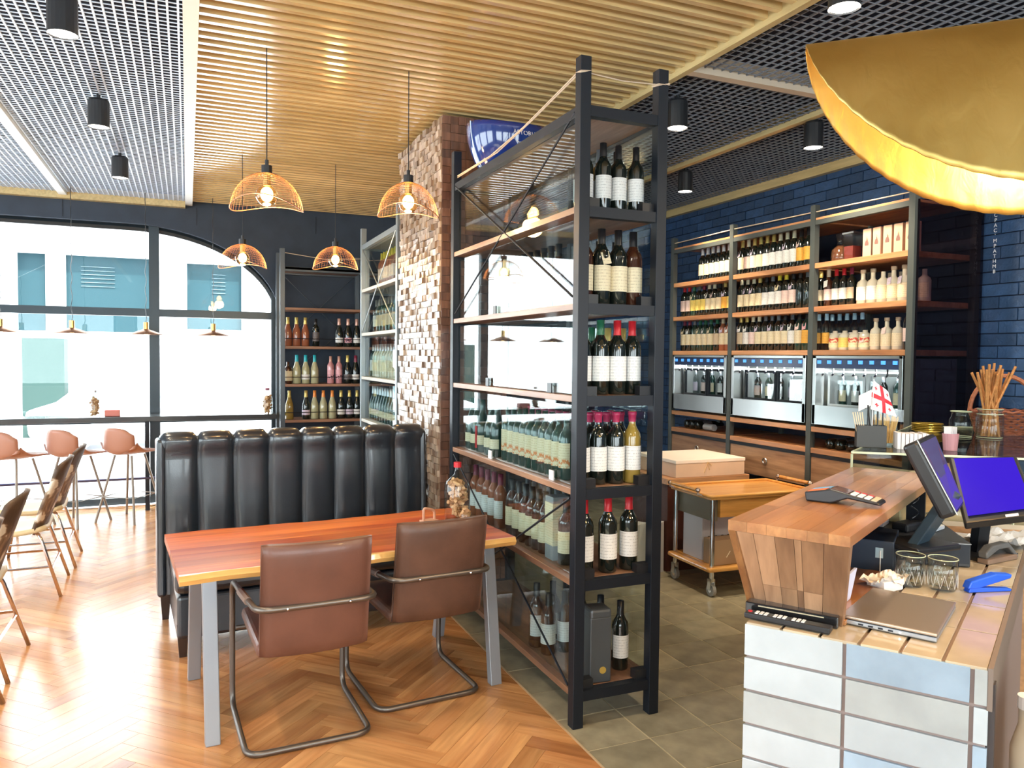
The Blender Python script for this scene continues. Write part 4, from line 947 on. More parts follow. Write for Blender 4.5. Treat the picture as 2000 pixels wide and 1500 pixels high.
l = bpy.data.lights.new('gold_lamp_light', 'POINT'); l.energy = 26; l.color = (1, .60, .22); l.shadow_soft_size = .05
lo = bpy.data.objects.new('gold_lamp_light', l); COL.objects.link(lo); lo.parent = gt; lo.location = (.02, 0, -.27)

# ------------------------------------------------------------------ service counter
F0 = Vector((1.369, 1.625)); F1 = Vector((1.683, 1.167)); EV = F1-F0
ud = Vector((math.cos(R(30.6)), math.sin(R(30.6)))); vd = EV.normalized()
def C(u_, v_): p = F0+ud*u_+vd*v_; return (p.x, p.y)
def quad(u0_, v0_, u1_, v1_): return [C(u0_, v0_), C(u0_, v1_), C(u1_, v1_), C(u1_, v0_)]
EL = EV.length
GROUT = mat('grout_brown', (.27, .20, .18), .8)
ctn = thing('tiled_counter', 'service counter faced in pale blue-grey glazed tiles', 'counter', (0, 0, 0))
ob('counter_body', M().prism(quad(.008, .004, 1.45, EL-.004), 0, .889), GROUT, ctn)
GT1 = [mat('glazed_tile_white', (.50, .55, .58), .16, coat=.5, var=.12, nz=(9, .14)), mat('glazed_tile_blue', (.36, .47, .58), .16, coat=.5, var=.15, nz=(9, .2)), mat('glazed_tile_grey', (.44, .47, .47), .16, coat=.5, var=.12, nz=(9, .18))]
GT2 = mat('glazed_top_tile', (.56, .46, .33), .16, coat=.5, var=.15, nz=(9, .15))
cols = [0.0, .2475, .5225, EL]
for r_ in range(10):
    z1 = .893-r_*.091; z0 = z1-.0835
    for k in range(3):
        a, b2 = cols[k]+(.0045 if k else 0), cols[k+1]-.0045*(k < 2)
        ob('tile', M().prism([C(0, a), C(0, b2), C(.01, b2), C(.01, a)], max(z0, .01), z1), GT1[0] if k == 0 and r_ % 3 != 2 else GT1[(r_+k) % 3], ctn, bevel=.0015)
tv = [0, .0935, .188, .280, .372, .463, EL]
for i in range(6):
    for j in range(6):
        a, b2 = tv[i]+.004, tv[i+1]-.004
        ob('tile', M().prism(quad(.012+j*.262 if j else .002, a, .012+(j+1)*.262-.006, b2), .889, .898), GT2, ctn, bevel=.0012)
ob('edge_strip', M().prism(quad(.0, EL-.003, 1.45, EL+.008), .80, .899), mat('edge_brown', (.20, .15, .12), .6), ctn)
ob('side_board', M().prism(quad(.01, EL-.002, .04, EL+.012), .0, .86), mat('dark_board', (.05, .04, .04), .6), ctn)
# second leg of the counter, under the glass case
cas = thing('display_case', 'long glass display case with wooden base beyond the raised bar', 'display case', (0, 0, 0))
k0, k1 = Vector((2.672, 2.501)), Vector((4.12, 3.40)); kd = Vector((.787, -.617))
q0, q1, q2, q3 = k0, k0+kd*.95, k1+kd*.70, k1
def pts(*a): return [(p.x, p.y) for p in a]
ob('case_base', M().prism(pts(q0, q1, q2, q3), 0, .90), wood('case_base_wood', (.40, .20, .09), (.62, .34, .16), .4, .2, 0, .2), cas)
ob('case_floor', M().prism(pts(q0, q1, q2, q3), .90, .92), mat('case_floor_pale', (.55, .45, .32), .5), cas)
KGL = glass_thin('display_glass', (.94, .98, .96), 1.5, k=.9)
ob('top_glass', M().prism(pts(q0, q1, q2, q3), 1.192, 1.2), KGL, cas)
ob('front_glass', M().prism(pts(q0, q1, q1+Vector((.005, .006)), q0+Vector((.005, .006))), .92, 1.192), KGL, cas)
ob('side_glass', M().prism(pts(q3, q0, q0+Vector((.005, -.006)), q3+Vector((.005, -.006))), .92, 1.192), KGL, cas)
EDG = mat('glass_edge', (.62, .68, .48), .2, coat=.3)
for a, b2 in ((q0, q1), (q0, q3), (q3, q2)): ob('glass_edge', M().bar((a.x, a.y, 1.197), (b2.x, b2.y, 1.197), .007, .009), EDG, cas)
for t_ in (0, .3, .66, 1):
    p = q0.lerp(q1, t_); ob('glass_edge', M().bar((p.x, p.y, .92), (p.x, p.y, 1.19), .007, .007), EDG, cas)
for t_ in (.1, .5): 
    p = k0.lerp(k1, t_)+kd*.3; ob('shelf_divider', M().cb(p.x, p.y, 1.0, .25, .02, .14), wood('case_base_wood', (.4, .2, .09), (.62, .34, .16)), cas)
# raised bar: end panel of staves, top board, sloping side
bar = thing('raised_bar', 'raised walnut-stave bar top with trapezoid end panel standing on the tiled counter', 'bar', (0, 0, 0))
ST = wood('stave_walnut', (.20, .10, .055), (.48, .27, .15), .4, .25, 2, .45, 10, .04); STT = wood('stave_top', (.32, .12, .045), (.60, .29, .11), .28, .4, 0, .35, 10, .02)
A, B, Cc, Dd = Vector((1.392, 1.73)), Vector((1.574, 1.464)), Vector((2.74, 2.15)), Vector((2.577, 2.407))
dv = (B-A).normalized(); du = (Dd-A).normalized(); BW = (B-A).length; BLn = (Dd-A).length
bar.location = (A.x, A.y, 0); bar.rotation_euler = (0, 0, math.atan2(du.y, du.x))
# local: x along the bar, y = to the left; width runs toward -y
dyc = -1
rg = random.Random(4)
for k in range(6):
    y0, y1 = -BW*k/6, -BW*(k+1)/6+.0006
    x = 0
    while x < BLn:
        L = rg.uniform(.22, .5); x2 = min(x+L, BLn)
        ob('stave', M().box(x+.0003, y1, 1.122, x2-.0003, y0, 1.15), STT, bar); x = x2
ex = [0, .085, .17, .21, .30, .34, .44, .50, .60, .70, .78, .9, 1.0]
ex = [0, .06, .22, .40, .56, .62, .80, 1.0]
for k in range(7):
    for zlo, zhi in (((.898, .978), (.9785, 1.1215)) if k in (2, 3, 4, 5) else ((.898, 1.1215),)):
        def yy(s, z):
            tt = (z-.898)/(1.122-.898); w0, w1 = -.045, -.045-.25; l = w0+(0-w0)*tt; r = w1+(-BW-w1)*tt
            return l+(r-l)*s
        s0, s1 = ex[k]+.002, ex[k+1]-.002
        xo = lambda z: -.0+.05*(1-(z-.898)/.224)
        ob('stave', M().hexa([(xo(zlo), yy(s0, zlo), zlo), (xo(zlo), yy(s1, zlo), zlo), (xo(zlo)+.028, yy(s1, zlo), zlo), (xo(zlo)+.028, yy(s0, zlo), zlo),
                              (xo(zhi), yy(s0, zhi), zhi), (xo(zhi), yy(s1, zhi), zhi), (xo(zhi)+.028, yy(s1, zhi), zhi), (xo(zhi)+.028, yy(s0, zhi), zhi)]), ST, bar)
ob('sloping_side', M().hexa([(.05, -.045, .898), (BLn, -.045, .898), (BLn, -.07, .898), (.05, -.07, .898), (.0, 0, 1.122), (BLn, 0, 1.122), (BLn, -.025, 1.122), (.0, -.025, 1.122)]), STT, bar)
ob('inner_shelf', M().box(.06, -.30, .90, BLn-.03, -.07, .912), STT, bar)
for xx in (BLn-.03,): ob('support_panel', M().box(xx, -.28, .912, xx+.02, -.02, 1.12), BLK, bar)

# laptop
def flat(name, label, cat, corners, z, th, mt, **k):
    cx = sum(c[0] for c in corners)/4; cy = sum(c[1] for c in corners)/4
    return cx, cy, [(c[0]-cx, c[1]-cy) for c in corners]
lc = [(1.601, 1.523), (1.71, 1.322), (1.991, 1.483), (1.883, 1.672)]
cx, cy, lp = flat('', '', '', lc, 0, 0, None)
SILV = mat('laptop_champagne', (.48, .40, .33), .32, .7); SILG = mat('laptop_grey', (.40, .42, .45), .35, .7)
lt = thing('laptop', 'closed champagne-grey laptop lying across the tiled counter', 'laptop', (cx, cy, .90))
ob('base', M().prism(lp, 0, .012), SILG, lt, bevel=.003); ob('lid', M().prism(lp, .0135, .022), SILV, lt, bevel=.003, seg=3)
e0, e1_ = Vector((*lp[0], 0)), Vector((*lp[1], 0)); ed = (e1_-e0).normalized(); nrm = Vector((ed.y, -ed.x, 0))
nrm = nrm if nrm.dot(e0) > 0 else -nrm
for k in range(4):
    p = e0+ed*(.045+k*.024)+nrm*.0003; ob('port', M().bar((p.x, p.y, .006), (p.x+ed.x*.012, p.y+ed.y*.012, .006), .001, .004), BLK, lt)
p = e0+ed*.145; ob('power_light', M().sph((p.x+nrm.x*.001, p.y+nrm.y*.001, .006), .002, 8, 6), mat('led_white', (1, 1, 1), em=6), lt)
cbl = ob('laptop_cable', M().tube(fillet([(1.60, 1.523, .907), (1.575, 1.515, .908), (1.56, 1.54, .906), (1.54, 1.56, .906)], .01, 4), .0035, 6).box(1.585, 1.512, .902, 1.606, 1.530, .912), BLKPL); tag(cbl, 'short black plug and cable at the corner of the laptop', 'cable')
# black bar and remote
hb = thing('black_strip_box', 'glossy black bar-shaped device lying along the foot of the stave panel', 'device', (1.482, 1.60, .90), math.atan2(vd.y, vd.x))
ob('body', M().box(-.105, -.004, 0, .135, .036, .030), mat('gloss_black', (.012, .012, .013), .12, coat=.6), hb, bevel=.003)
ob('gold_line', M().box(-.07, -.0045, .022, .10, -.0038, .025), mat('pale_gold', (.75, .65, .45), .3, .6), hb)
rm = thing('remote_control', 'slim black remote control with red and white buttons in front of the stave panel', 'remote control', (1.455, 1.568, .90), math.atan2(vd.y, vd.x)-.03)
ob('body', M().box(-.105, -.018, 0, .115, .018, .016), BLKPL, rm, bevel=.004)
ob('button', M().cyl((-.093, 0, .016), .006, .002, 10), CP['red'], rm)
for i in range(11):
    for j in (-1, 0, 1):
        if i % 4 == 3: continue
        ob('button', M().box(-.078+i*.012, j*.009-.003, .016, -.070+i*.012, j*.009+.003, .0175), WHITEP, rm)
# payment terminal on the raised bar
pt = thing('card_terminal', 'black card payment terminal with orange and blue stickers on the bar top', 'card terminal', (1.90, 1.805, 1.151), math.atan2(-.135, .10)-.12)
ob('body', M().ext([(-.105, -.042, .0), (-.11, -.042, .028), (-.03, -.042, .045), (.11, -.042, .018), (.115, -.042, .0085), (.02, -.042, .02), (-.03, -.042, .0)], (0, .084, 0)), BLKPL, pt, bevel=.006)
def on(x): return .0455-(x+.03)*.027/.14 if x > -.03 else .0455-(-.03-x)*.017/.08
def key(x0, y0, x1, y1, mt, nm='key', h=.002):
    ob(nm, M().hexa([(x0, y0, on(x0)-.001), (x1, y0, on(x1)-.001), (x1, y1, on(x1)-.001), (x0, y1, on(x0)-.001), (x0, y0, on(x0)+h), (x1, y0, on(x1)+h), (x1, y1, on(x1)+h), (x0, y1, on(x0)+h)]), mt, pt)
key(-.10, -.038, -.045, .0, mat('sticker_orange', (.85, .16, .03), .4), 'sticker', .0006); key(-.10, .002, -.04, .038, mat('sticker_blue', (.15, .42, .75), .4), 'sticker', .0006)
key(-.03, -.036, .02, .036, mat('screen_dark', (.05, .03, .05), .1), 'screen', .0008)
for i in range(4):
    for j in range(4): key(.027+i*.020, -.036+j*.019, .041+i*.020, -.021+j*.019, (WHITEP, mat('key_tan', (.65, .5, .35), .5), mat('key_red', (.6, .05, .08), .5))[(0 if j < 3 else 2) if i < 3 else 1])
# note paper standing against the bar, orange board, receipts
nb_ = ob('note_pad', M().hexa([(0, 0, 0), (.055, .03, 0), (.05, .045, 0), (-.004, .006, 0), (.012, -.006, .085), (.085, .036, .085), (.081, .042, .085), (.008, 0, .085)]), mat('lilac_paper', (.62, .64, .82), .6)); nb_.location = (1.70, 1.605, .913); tag(nb_, 'pale lilac note paper standing beside the stave panel', 'paper')
bb = thing('utility_box', 'dark navy electronic box with pale sticker on the counter under the bar', 'electronic box', (2.02, 1.90, .90), math.atan2(-.121, .091))
NAV = mat('navy_black', (.012, .022, .042), .45)
ob('case', M().box(-.08, 0, 0, .14, .22, .112), NAV, bb, bevel=.004); ob('sticker', M().box(.085, -.001, .055, .108, .0, .088), mat('sticker_grey', (.35, .45, .5), .5), bb); ob('hanging_wire', M().tube([(.1, -.003, .08), (.1, -.004, .0)], .0015, 5), WHITEP, bb)
cd = thing('cash_drawer', 'black metal cash drawer behind the two glass tumblers', 'cash drawer', (2.27, 1.90, .90), math.atan2(-.125, .165))
ob('case', M().box(-.05, 0, 0, .215, .36, .085), mat('cash_black', (.022, .024, .028), .4), cd, bevel=.004); ob('drawer_front', M().box(-.045, -.003, .012, .21, 0, .075), BLK, cd)
ob('seam_line', M().box(-.05, -.004, .079, .215, -.002, .081), STEEL, cd)
cdx = thing('receipt_spool', 'small silver-white paper holder lying on the cash drawer', 'paper holder', (2.50, 1.95, .986), .3)
ob('holder', M().cb(0, 0, .008, .09, .03, .016), WHITEP, cdx, bevel=.005); ob('clip', M().cb(-.05, 0, .008, .02, .02, .01), CHROME, cdx)
bk_ = thing('paper_stack', 'small stack of white and pink slips on the cash drawer', 'paper', (2.38, 2.10, .986), .5)
for i in range(3): ob('sheet_block', M().cb(0, 0, .004+i*.008, .09-.004*i, .06, .007), WHITEP if i != 2 else mat('pink_slip', (.7, .5, .45), .6), bk_)
wb_ = thing('crumpled_receipt_box', 'small white carton with crumpled receipts beside the laptop', 'paper', (1.965, 1.70, .90), .1)
ob('carton', M().box(-.045, -.03, 0, .045, .03, .032), WHITEP, wb_, bevel=.002)
def cr_(u, v): return ((u-.5)*.15, (v-.5)*.07, .036+.018*math.sin(u*7)*math.cos(v*5)+.006*math.sin(u*23+v*11))
ob('receipt', M().grid(cr_, 14, 8), mat('receipt_cream', (.80, .70, .60), .7), wb_)
ob('receipt_curl', M().grid(lambda u, v: (.05+.07*u, (v-.5)*.055, .035*math.cos(u*2.4)*1.0+.003), 10, 2), WHITEP, wb_)
for i, (x, y, la) in enumerate(((2.072, 1.70, 'cut-glass tumbler next to the crumpled receipts'), (2.128, 1.632, 'cut-glass tumbler nearer the blue stapler'))):
    t = thing('glass_tumbler', la, 'glass', (x, y, .899), 0, 'cut-glass tumblers on the counter')
    ob('glass_body', M().lathe([(.0001, .002), (.036, .002), (.039, .01), (.0415, .05), (.0425, .098), (.0402, .098), (.039, .05), (.035, .014), (.0001, .012)], 24), CGLASS, t, smooth=True)
    ct_ = M()
    for k in range(12):
        a = k*math.pi/6
        for s in (-1, 1):
            q = [(.0412*math.cos(a+s*w_*.26), .0412*math.sin(a+s*w_*.26), .012+w_*.042) for w_ in (0, .5, 1)]; ct_.tube(q, .0006, 3)
    ob('cut_pattern', ct_, mat('cut_glass_lines', (.75, .76, .74), .15, coat=.5), t, kind='stuff')
    ob('rim', M().tube([(.0413*math.cos(k*.2618), .0413*math.sin(k*.2618), .098) for k in range(24)], .0014, 5, True), EDG, t)
stp = thing('blue_stapler', 'bright blue stapler lying open on the pale counter tiles', 'stapler', (2.235, 1.575, .899), -.25)
BLU = mat('bright_blue', (.015, .10, .72), .35)
ob('base', M().ext([(-.06, -.012, 0), (.085, -.012, 0), (.085, -.012, .008), (-.03, -.012, .016), (-.055, -.012, .02)], (0, .024, 0)), BLU, stp, bevel=.003)
ob('arm', M().ext([(-.065, -.014, .012), (-.03, -.014, .012), (.08, -.014, .040), (.085, -.014, .052), (.03, -.014, .056), (-.055, -.014, .034)], (0, .028, 0)), BLU, stp, bevel=.004)
hst = thing('desk_stapler', 'grey and brown desk stapler farther along the tiled counter', 'stapler', (2.62, 1.80, .899), .1)
ob('base', M().box(-.09, -.02, 0, .09, .02, .018), mat('stapler_brown', (.22, .15, .11), .4), hst, bevel=.004)
ob('arm', M().ext([(-.09, -.016, .02), (-.02, -.016, .045), (.04, -.016, .045), (.10, -.016, .0), (.105, -.016, .012), (.04, -.016, .065), (-.06, -.016, .062), (-.095, -.016, .04)], (0, .032, 0)), mat('stapler_grey', (.13, .13, .13), .4), hst, bevel=.005)
pl_ = thing('plastic_bag', 'folded clear-grey plastic bag on the counter under the blue screen', 'bag', (2.86, 1.95, .90), .2)
ob('film', M().grid(lambda u, v: ((u-.5)*.34, (v-.5)*.16, .03+.02*math.sin(u*9+v*3)*math.cos(v*8)+.008*math.sin(u*31)), 24, 12), mat('grey_film', (.50, .52, .55), .3, coat=.3), pl_)
gbx = thing('gold_foil_box', 'small pale gold box behind the foot of the till monitor', 'box', (2.50, 2.12, .986), .4); ob('carton', M().cb(0, 0, .035, .07, .05, .07), mat('pale_gold_foil', (.70, .58, .30), .35, .5), gbx, bevel=.003)
pdc = thing('black_charger', 'black plastic device with coiled cable beside the foot of the till monitor', 'device', (2.40, 1.99, .986), .2); ob('body', M().box(-.05, -.03, 0, .05, .03, .03), BLKPL, pdc, bevel=.008); ob('cable', M().tube([(.05+.02*math.cos(k*.7), .01*math.sin(k*.7), .01+k*.006) for k in range(22)], .0025, 5), BLKPL, pdc)
# monitors
V = Vector
def slab(p, th, dirn):  # p: tl,tr,br,bl
    n = (p[1]-p[0]).cross(p[3]-p[0]).normalized()
    if n.dot(dirn) < 0: n = -n
    return n
p1 = [V((2.056, 1.675, 1.356)), V((2.345, 1.845, 1.355)), V((2.374, 1.748, 1.125)), V((2.121, 1.584, 1.139))]
c1 = sum(p1, V())/4; m1 = thing('pos_monitor', 'black touch-screen till monitor seen from its edge above the cash drawer', 'monitor', c1[:])
q = [p-c1 for p in p1]; n_ = slab(q, 0, V((-.5, .8, .2)))
o_ = ob('monitor_body', M().hexa([q[3]+n_*.05, q[2]+n_*.05, q[2], q[3], q[0]+n_*.05, q[1]+n_*.05, q[1], q[0]]), BLKPL, m1, bevel=.012, seg=3)
def shrink(q, k): c = sum(q, V())/4; return [c+(p-c)*k for p in q]
s_ = shrink(q, .9); ob('screen', M().hexa([s_[3], s_[2], s_[2]-n_*.0015, s_[3]-n_*.0015, s_[0], s_[1], s_[1]-n_*.0015, s_[0]-n_*.0015]), mat('screen_violet_dark', (.05, .04, .10), .08, em=.12, emc=(.2, .15, .5)), m1)
ob('edge_trim', M().bar(q[0]-n_*.0, q[3], .003, .003), STEEL, m1)
bx = (q[3]+q[2])/2+n_*.03
ob('stand_arm', M().bar((bx+V((0, 0, .06))), (bx.x-.03, bx.y+.10, .995-c1.z), .09, .03), mat('stand_slate', (.04, .065, .085), .4), m1, bevel=.004)
ob('stand_foot', M().cb(bx.x-.02, bx.y+.10, .996-c1.z, .20, .16, .02), BLKPL, m1, bevel=.006)
p2_ = [V((2.6, 1.983, 1.243)), V((2.684+.05, 1.84-.02, 1.262)), V((2.563+.04, 1.667-.02, 1.096)), V((2.439, 1.794, 1.047))]
c2 = sum(p2_, V())/4; m2 = thing('customer_display', 'tilted screen glowing plain deep blue beside the till monitor', 'monitor', c2[:])
q = [p-c2 for p in p2_]; n_ = slab(q, 0, V((.3, .9, -.5)))
ob('monitor_body', M().hexa([q[3]+n_*.035, q[2]+n_*.035, q[2], q[3], q[0]+n_*.035, q[1]+n_*.035, q[1], q[0]]), BLKPL, m2, bevel=.006)
s_ = [p+(sum(q, V())/4-p)*.13+(q[0]-q[3])*.02-n_*.005 for p in q]
ob('screen', M().hexa([s_[3], s_[2], s_[2]-n_*.0015, s_[3]-n_*.0015, s_[0], s_[1], s_[1]-n_*.0015, s_[0]-n_*.0015]), mat('blue_screen', (.015, .005, .10), .12, em=.42, emc=(.035, .012, .85)), m2)
a_ = q[3].lerp(q[2], .55)+(q[0]-q[3])*.03-n_*.001; b_ = q[3].lerp(q[2], .72)+(q[0]-q[3])*.03-n_*.001; ob('name_plate', M().bar(a_, b_, .006, .008), WHITEP, m2)
a_ = q[3].lerp(q[2], .84)+(q[0]-q[3])*.03-n_*.001; b_ = q[3].lerp(q[2], .9)+(q[0]-q[3])*.03-n_*.001; ob('status_light', M().bar(a_, b_, .005, .006), mat('led_blue', (.1, .4, 1), em=3), m2)
ob('stand', M().bar((0, .02, 0), (.05, .08, .90-c2.z), .06, .03).cb(.05, .08, .905-c2.z, .2, .16, .016), BLKPL, m2)

# things on the display case
hd = thing('cutlery_holder', 'dark grey box holding black straws and paper flag on the glass case', 'holder', (2.90, 2.60, 1.201), math.atan2(-.617, .787))
ob('box', M().box(-.07, -.03, 0, .055, .03, .002).box(-.07, -.03, 0, -.067, .03, .10).box(.052, -.03, 0, .055, .03, .10).box(-.067, -.03, 0, .052, -.027, .10).box(-.067, .027, 0, .052, .03, .10), mat('slate_box', (.055, .058, .06), .6), hd)
rg = random.Random(2)
gs_ = 'straws in the dark grey holder'
for i in range(4):
    o = ob('drinking_straw', M().tube([(0, 0, 0), (rg.uniform(-.03, .03)-.012, rg.uniform(-.01, .01), .19)], .0035, 6), BLKPL); o.parent = None; o.location = hd.location+V((-.02+i*.018, .012-i*.012, .004)); tag(o, 'black straw standing in the dark grey holder', 'straw', gs_)
for i in range(5):
    o = ob('wooden_stirrer', M().tube([(0, 0, 0), (-.035+i*.004, .01, .155)], .003, 4), mat('stirrer_wood', (.75, .58, .38), .6)); o.location = hd.location+V((-.045+i*.006, .03-i*.004, .004)); tag(o, 'pale wooden stirrer leaning in the dark grey holder', 'stirrer', 'stirrers in the dark grey holder')
fg = thing('paper_flag', 'small white flag with red cross and four small crosses on a stick', 'flag', (2.895, 2.60, 1.215), math.atan2(-.62, .787)+.12)
ob('stick', M().tube([(0, 0, 0), (.004, 0, .30)], .0022, 6), WHITEP, fg)
def fla(u, v):
    return (.004+(u*.115)*(.55+.45*v)-.01*v-.035*(1-v)*0, .012*math.sin(u*6+v*3), .295-v*.135-u*.055*(1-.4*v))
ob('flag_cloth', M().grid(lambda u, v: fla(u, v), 14, 14), mat('flag_white', (.82, .80, .82), .7), fg)
def patch(u0_, u1_, v0_, v1_, nm='red_cross'):
    for s in (-1, 1):
        ob(nm, M().grid(lambda u, v: tuple(V(fla(u0_+(u1_-u0_)*u, v0_+(v1_-v0_)*v))+V((0, s*.0012, 0))), 10, 10), mat('flag_red', (.68, .03, .05), .6), fg)
patch(.42, .58, 0, 1); patch(0, 1, .42, .58)
for a in (.21, .79):
    for b2 in (.21, .79): patch(a-.07, a+.07, b2-.02, b2+.02, 'small_cross'); patch(a-.02, a+.02, b2-.07, b2+.07, 'small_cross')
ob('flag_back', M().grid(lambda u, v: (-.004-u*.05, .02*u, .25-v*.07-u*.03+.01*math.sin(v*6)), 6, 6), mat('flag_white', (.8, .8, .8), .7), fg); ob('flag_back_red', M().grid(lambda u, v: (-.012-u*.03, .014+.02*u, .235-v*.02-u*.02), 4, 4), mat('flag_red', (.68, .03, .05), .6), fg)
sw = thing('stirrer_bundle', 'fan of pale wooden stirrers in a clear container behind the flag', 'stirrers', (3.02, 2.64, 1.201), math.atan2(-.62, .787))
sm2 = M()
for i in range(26): sm2.tube([(-.03+i*.0026, rg.uniform(-.02, .02), .01), (-.05+i*.0045, rg.uniform(-.03, .03), .135+.01*math.sin(i))], .0028, 4)
ob('wooden_sticks', sm2, mat('stirrer_gold', (.80, .56, .24), .6), sw, kind='stuff'); ob('clear_box', M().box(-.05, -.035, 0, .075, .035, .17), CGLASS, sw)
np_ = thing('napkin_stack', 'row of upright folded white napkins beside the dark grey holder', 'napkins', (3.005, 2.50, 1.201), math.atan2(-.62, .787))
for i in range(8): ob('napkin', M().box(-.05+i*.017, -.045, 0, -.05+i*.017+.014, .045, .072+rg.uniform(-.003, .003)), mat('napkin_white', (.74, .70, .70), .8), np_)
sp2 = thing('sugar_cup', 'pale cup of upright sugar sachets behind the till monitor', 'cup', (3.14, 2.39, 1.201), 0)
ob('cup', M().lathe([(.0001, 0), (.028, 0), (.034, .075), (.032, .075), (.0001, .006)], 16), mat('cup_rose', (.45, .22, .25), .5), sp2)
for i in range(6): ob('sachet', M().box(-.02+i*.007, -.018, .04, -.018+i*.007, .018, .105), WHITEP, sp2)
for i in range(5):
    o = ob('gold_dish', M().lathe([(.0001, 0), (.06, 0), (.082, .010), (.080, .012), (.0001, .004)], 24), mat('gold_dish', (.85, .62, .12), .25, .8), smooth=False); o.location = (3.83, 3.06, 1.201+i*.009); tag(o, 'small gold dish, %s from the bottom of its stack on the case' % ORD[i], 'dish', 'stacked gold dishes')
gj = thing('breadstick_jar', 'clear glass jar of tall orange breadsticks on the display case', 'jar', (3.85, 2.71, 1.201), 0)
ob('glass_jar', M().lathe([(.0001, .0), (.062, 0), (.065, .01), (.065, .115), (.055, .125), (.055, .135), (.06, .15), (.058, .15), (.05, .135), (.061, .11), (.061, .012), (.0001, .006)], 24), CGLASS, gj, smooth=True)
for z_ in (.15, .125, .004): ob('glass_ring', M().tube([(.06*math.cos(k*.2618), .06*math.sin(k*.2618), z_) for k in range(24)], .002, 5, True), EDG, gj)
BS = mat('breadstick', (.62, .27, .08), .7, nz=(60, .35), bp=(90, .3))
for i in range(22):
    a = rg.uniform(0, 6.28); q_ = rg.uniform(.005, .045); tx, ty = rg.uniform(-.10, .11), rg.uniform(-.08, .08)
    x0b, y0b = q_*math.cos(a), q_*math.sin(a); s_ = min(1, .045/max(abs(tx)*.35+q_, .01))
    o = ob('breadstick', M().tube([(x0b-tx*.25*s_, y0b-ty*.25*s_, .01), (x0b*.8+tx*.1, y0b*.8+ty*.1, .14), (x0b+tx*.85, y0b+ty*.85, rg.uniform(.33, .39))], .0065, 7), BS); o.location = gj.location; tag(o, 'long thin orange breadstick standing in the glass jar', 'breadstick', 'breadsticks in the glass jar')
jar2 = thing('clear_jar', 'low clear glass jar beside the breadstick jar', 'jar', (3.74, 2.79, 1.201), 0)
ob('glass_jar', M().lathe([(.0001, .0), (.055, 0), (.056, .09), (.045, .11), (.045, .13), (.05, .135)], 20), CGLASS, jar2, smooth=True)
for z_ in (.135, .004): ob('glass_ring', M().tube([(.05*math.cos(k*.2618), .05*math.sin(k*.2618), z_) for k in range(24)], .002, 5, True), EDG, jar2)
bs = thing('wicker_basket', 'reddish wicker basket with a tall arched handle behind the breadsticks', 'basket', (4.14, 2.84, 1.201), math.atan2(-.62, .787))
WK = mat('wicker', (.30, .09, .045), .6, nz=(60, .4), bp=(80, .6))
bm2 = M()
for k in range(9):
    rr2 = .13+.035*k/8; zz = .01+.115*k/8
    bm2.tube([((rr2+.004*math.sin(j*math.pi+k*math.pi))*math.cos(j*math.pi/16), (rr2*.8+.004*math.sin(j*math.pi+k*math.pi))*math.sin(j*math.pi/16), zz+.004*(1 if (j+k) % 2 else -1)) for j in range(32)], .0075, 5, True)
ob('wicker_body', bm2.cyl((0, 0, 0), .11, .01, 20), WK, bs)
hp = [(.165*math.cos(R(a)), 0, .12+.20*math.sin(R(a))) for a in range(0, 181, 12)]
ob('arched_handle', M().tube(hp, .012, 7), mat('wicker_handle', (.42, .14, .06), .6, nz=(60, .4)), bs)

# wooden panel and jar at the open side of the counter
dw = thing('open_drawer_box', 'orange wooden drawer panel beside the counter end, partly out of frame', 'drawer', (0, 0, 0))
ob('drawer_front', M().prism(quad(.06, EL+.10, .085, EL+.42), .35, .84), STT, dw); ob('drawer_floor', M().prism(quad(.09, EL+.02, .5, EL+.42), .35, .365), BLK, dw); ob('drawer_side', M().prism(quad(.09, EL+.40, .5, EL+.42), .365, .84), STT, dw)
sj2 = thing('storage_jar', 'pale capped jar standing in the open drawer beside the counter', 'jar', (*C(.16, EL+.07), .366))
ob('glass_body', M().lathe([(.0001, 0), (.035, 0), (.036, .30), (.02, .36), (.02, .40)], 16), mat('cream_powder', (.62, .55, .42), .4, coat=.3), sj2, smooth=True); ob('lid', M().cyl((0, 0, .40), .023, .03, 14), WHITEP, sj2)

# ------------------------------------------------------------------ trolley
TW = wood('trolley_wood', (.62, .27, .06), (.80, .42, .12), .25, .4, 0, .15, 8, 0)
tr = thing('serving_trolley', 'orange wooden serving trolley with steel posts, side handles and casters', 'trolley', (3.20, 4.16, 0), R(-2))
TL, TWd = .86, .50
def rbox(x0, y0, x1, y1, z0, z1, rad=.03):
    P = fillet([(x0, y0, 0), (x1, y0, 0), (x1, y1, 0), (x0, y1, 0)], rad, 4, True); return M().prism([(p.x, p.y) for p in P], z0, z1)
ob('top_tray', rbox(0, 0, TL, TWd, .655, .675), TW, tr, bevel=.006)
ob('tray_lip', M().tube(fillet([(0, 0, .68), (TL, 0, .68), (TL, TWd, .68), (0, TWd, .68)], .03, 4, True), .011, 8, True), TW, tr, smooth=True)
ob('drawer_apron', M().box(.10, .03, .53, TL-.03, TWd-.03, .655), TW, tr); ob('apron_side', M().box(.06, .06, .50, .10, TWd-.03, .655), mat('olive_panel', (.20, .17, .12), .5), tr)
ob('bottom_tray', rbox(-.01, -.01, TL+.01, TWd+.01, .17, .20), TW, tr, bevel=.010)
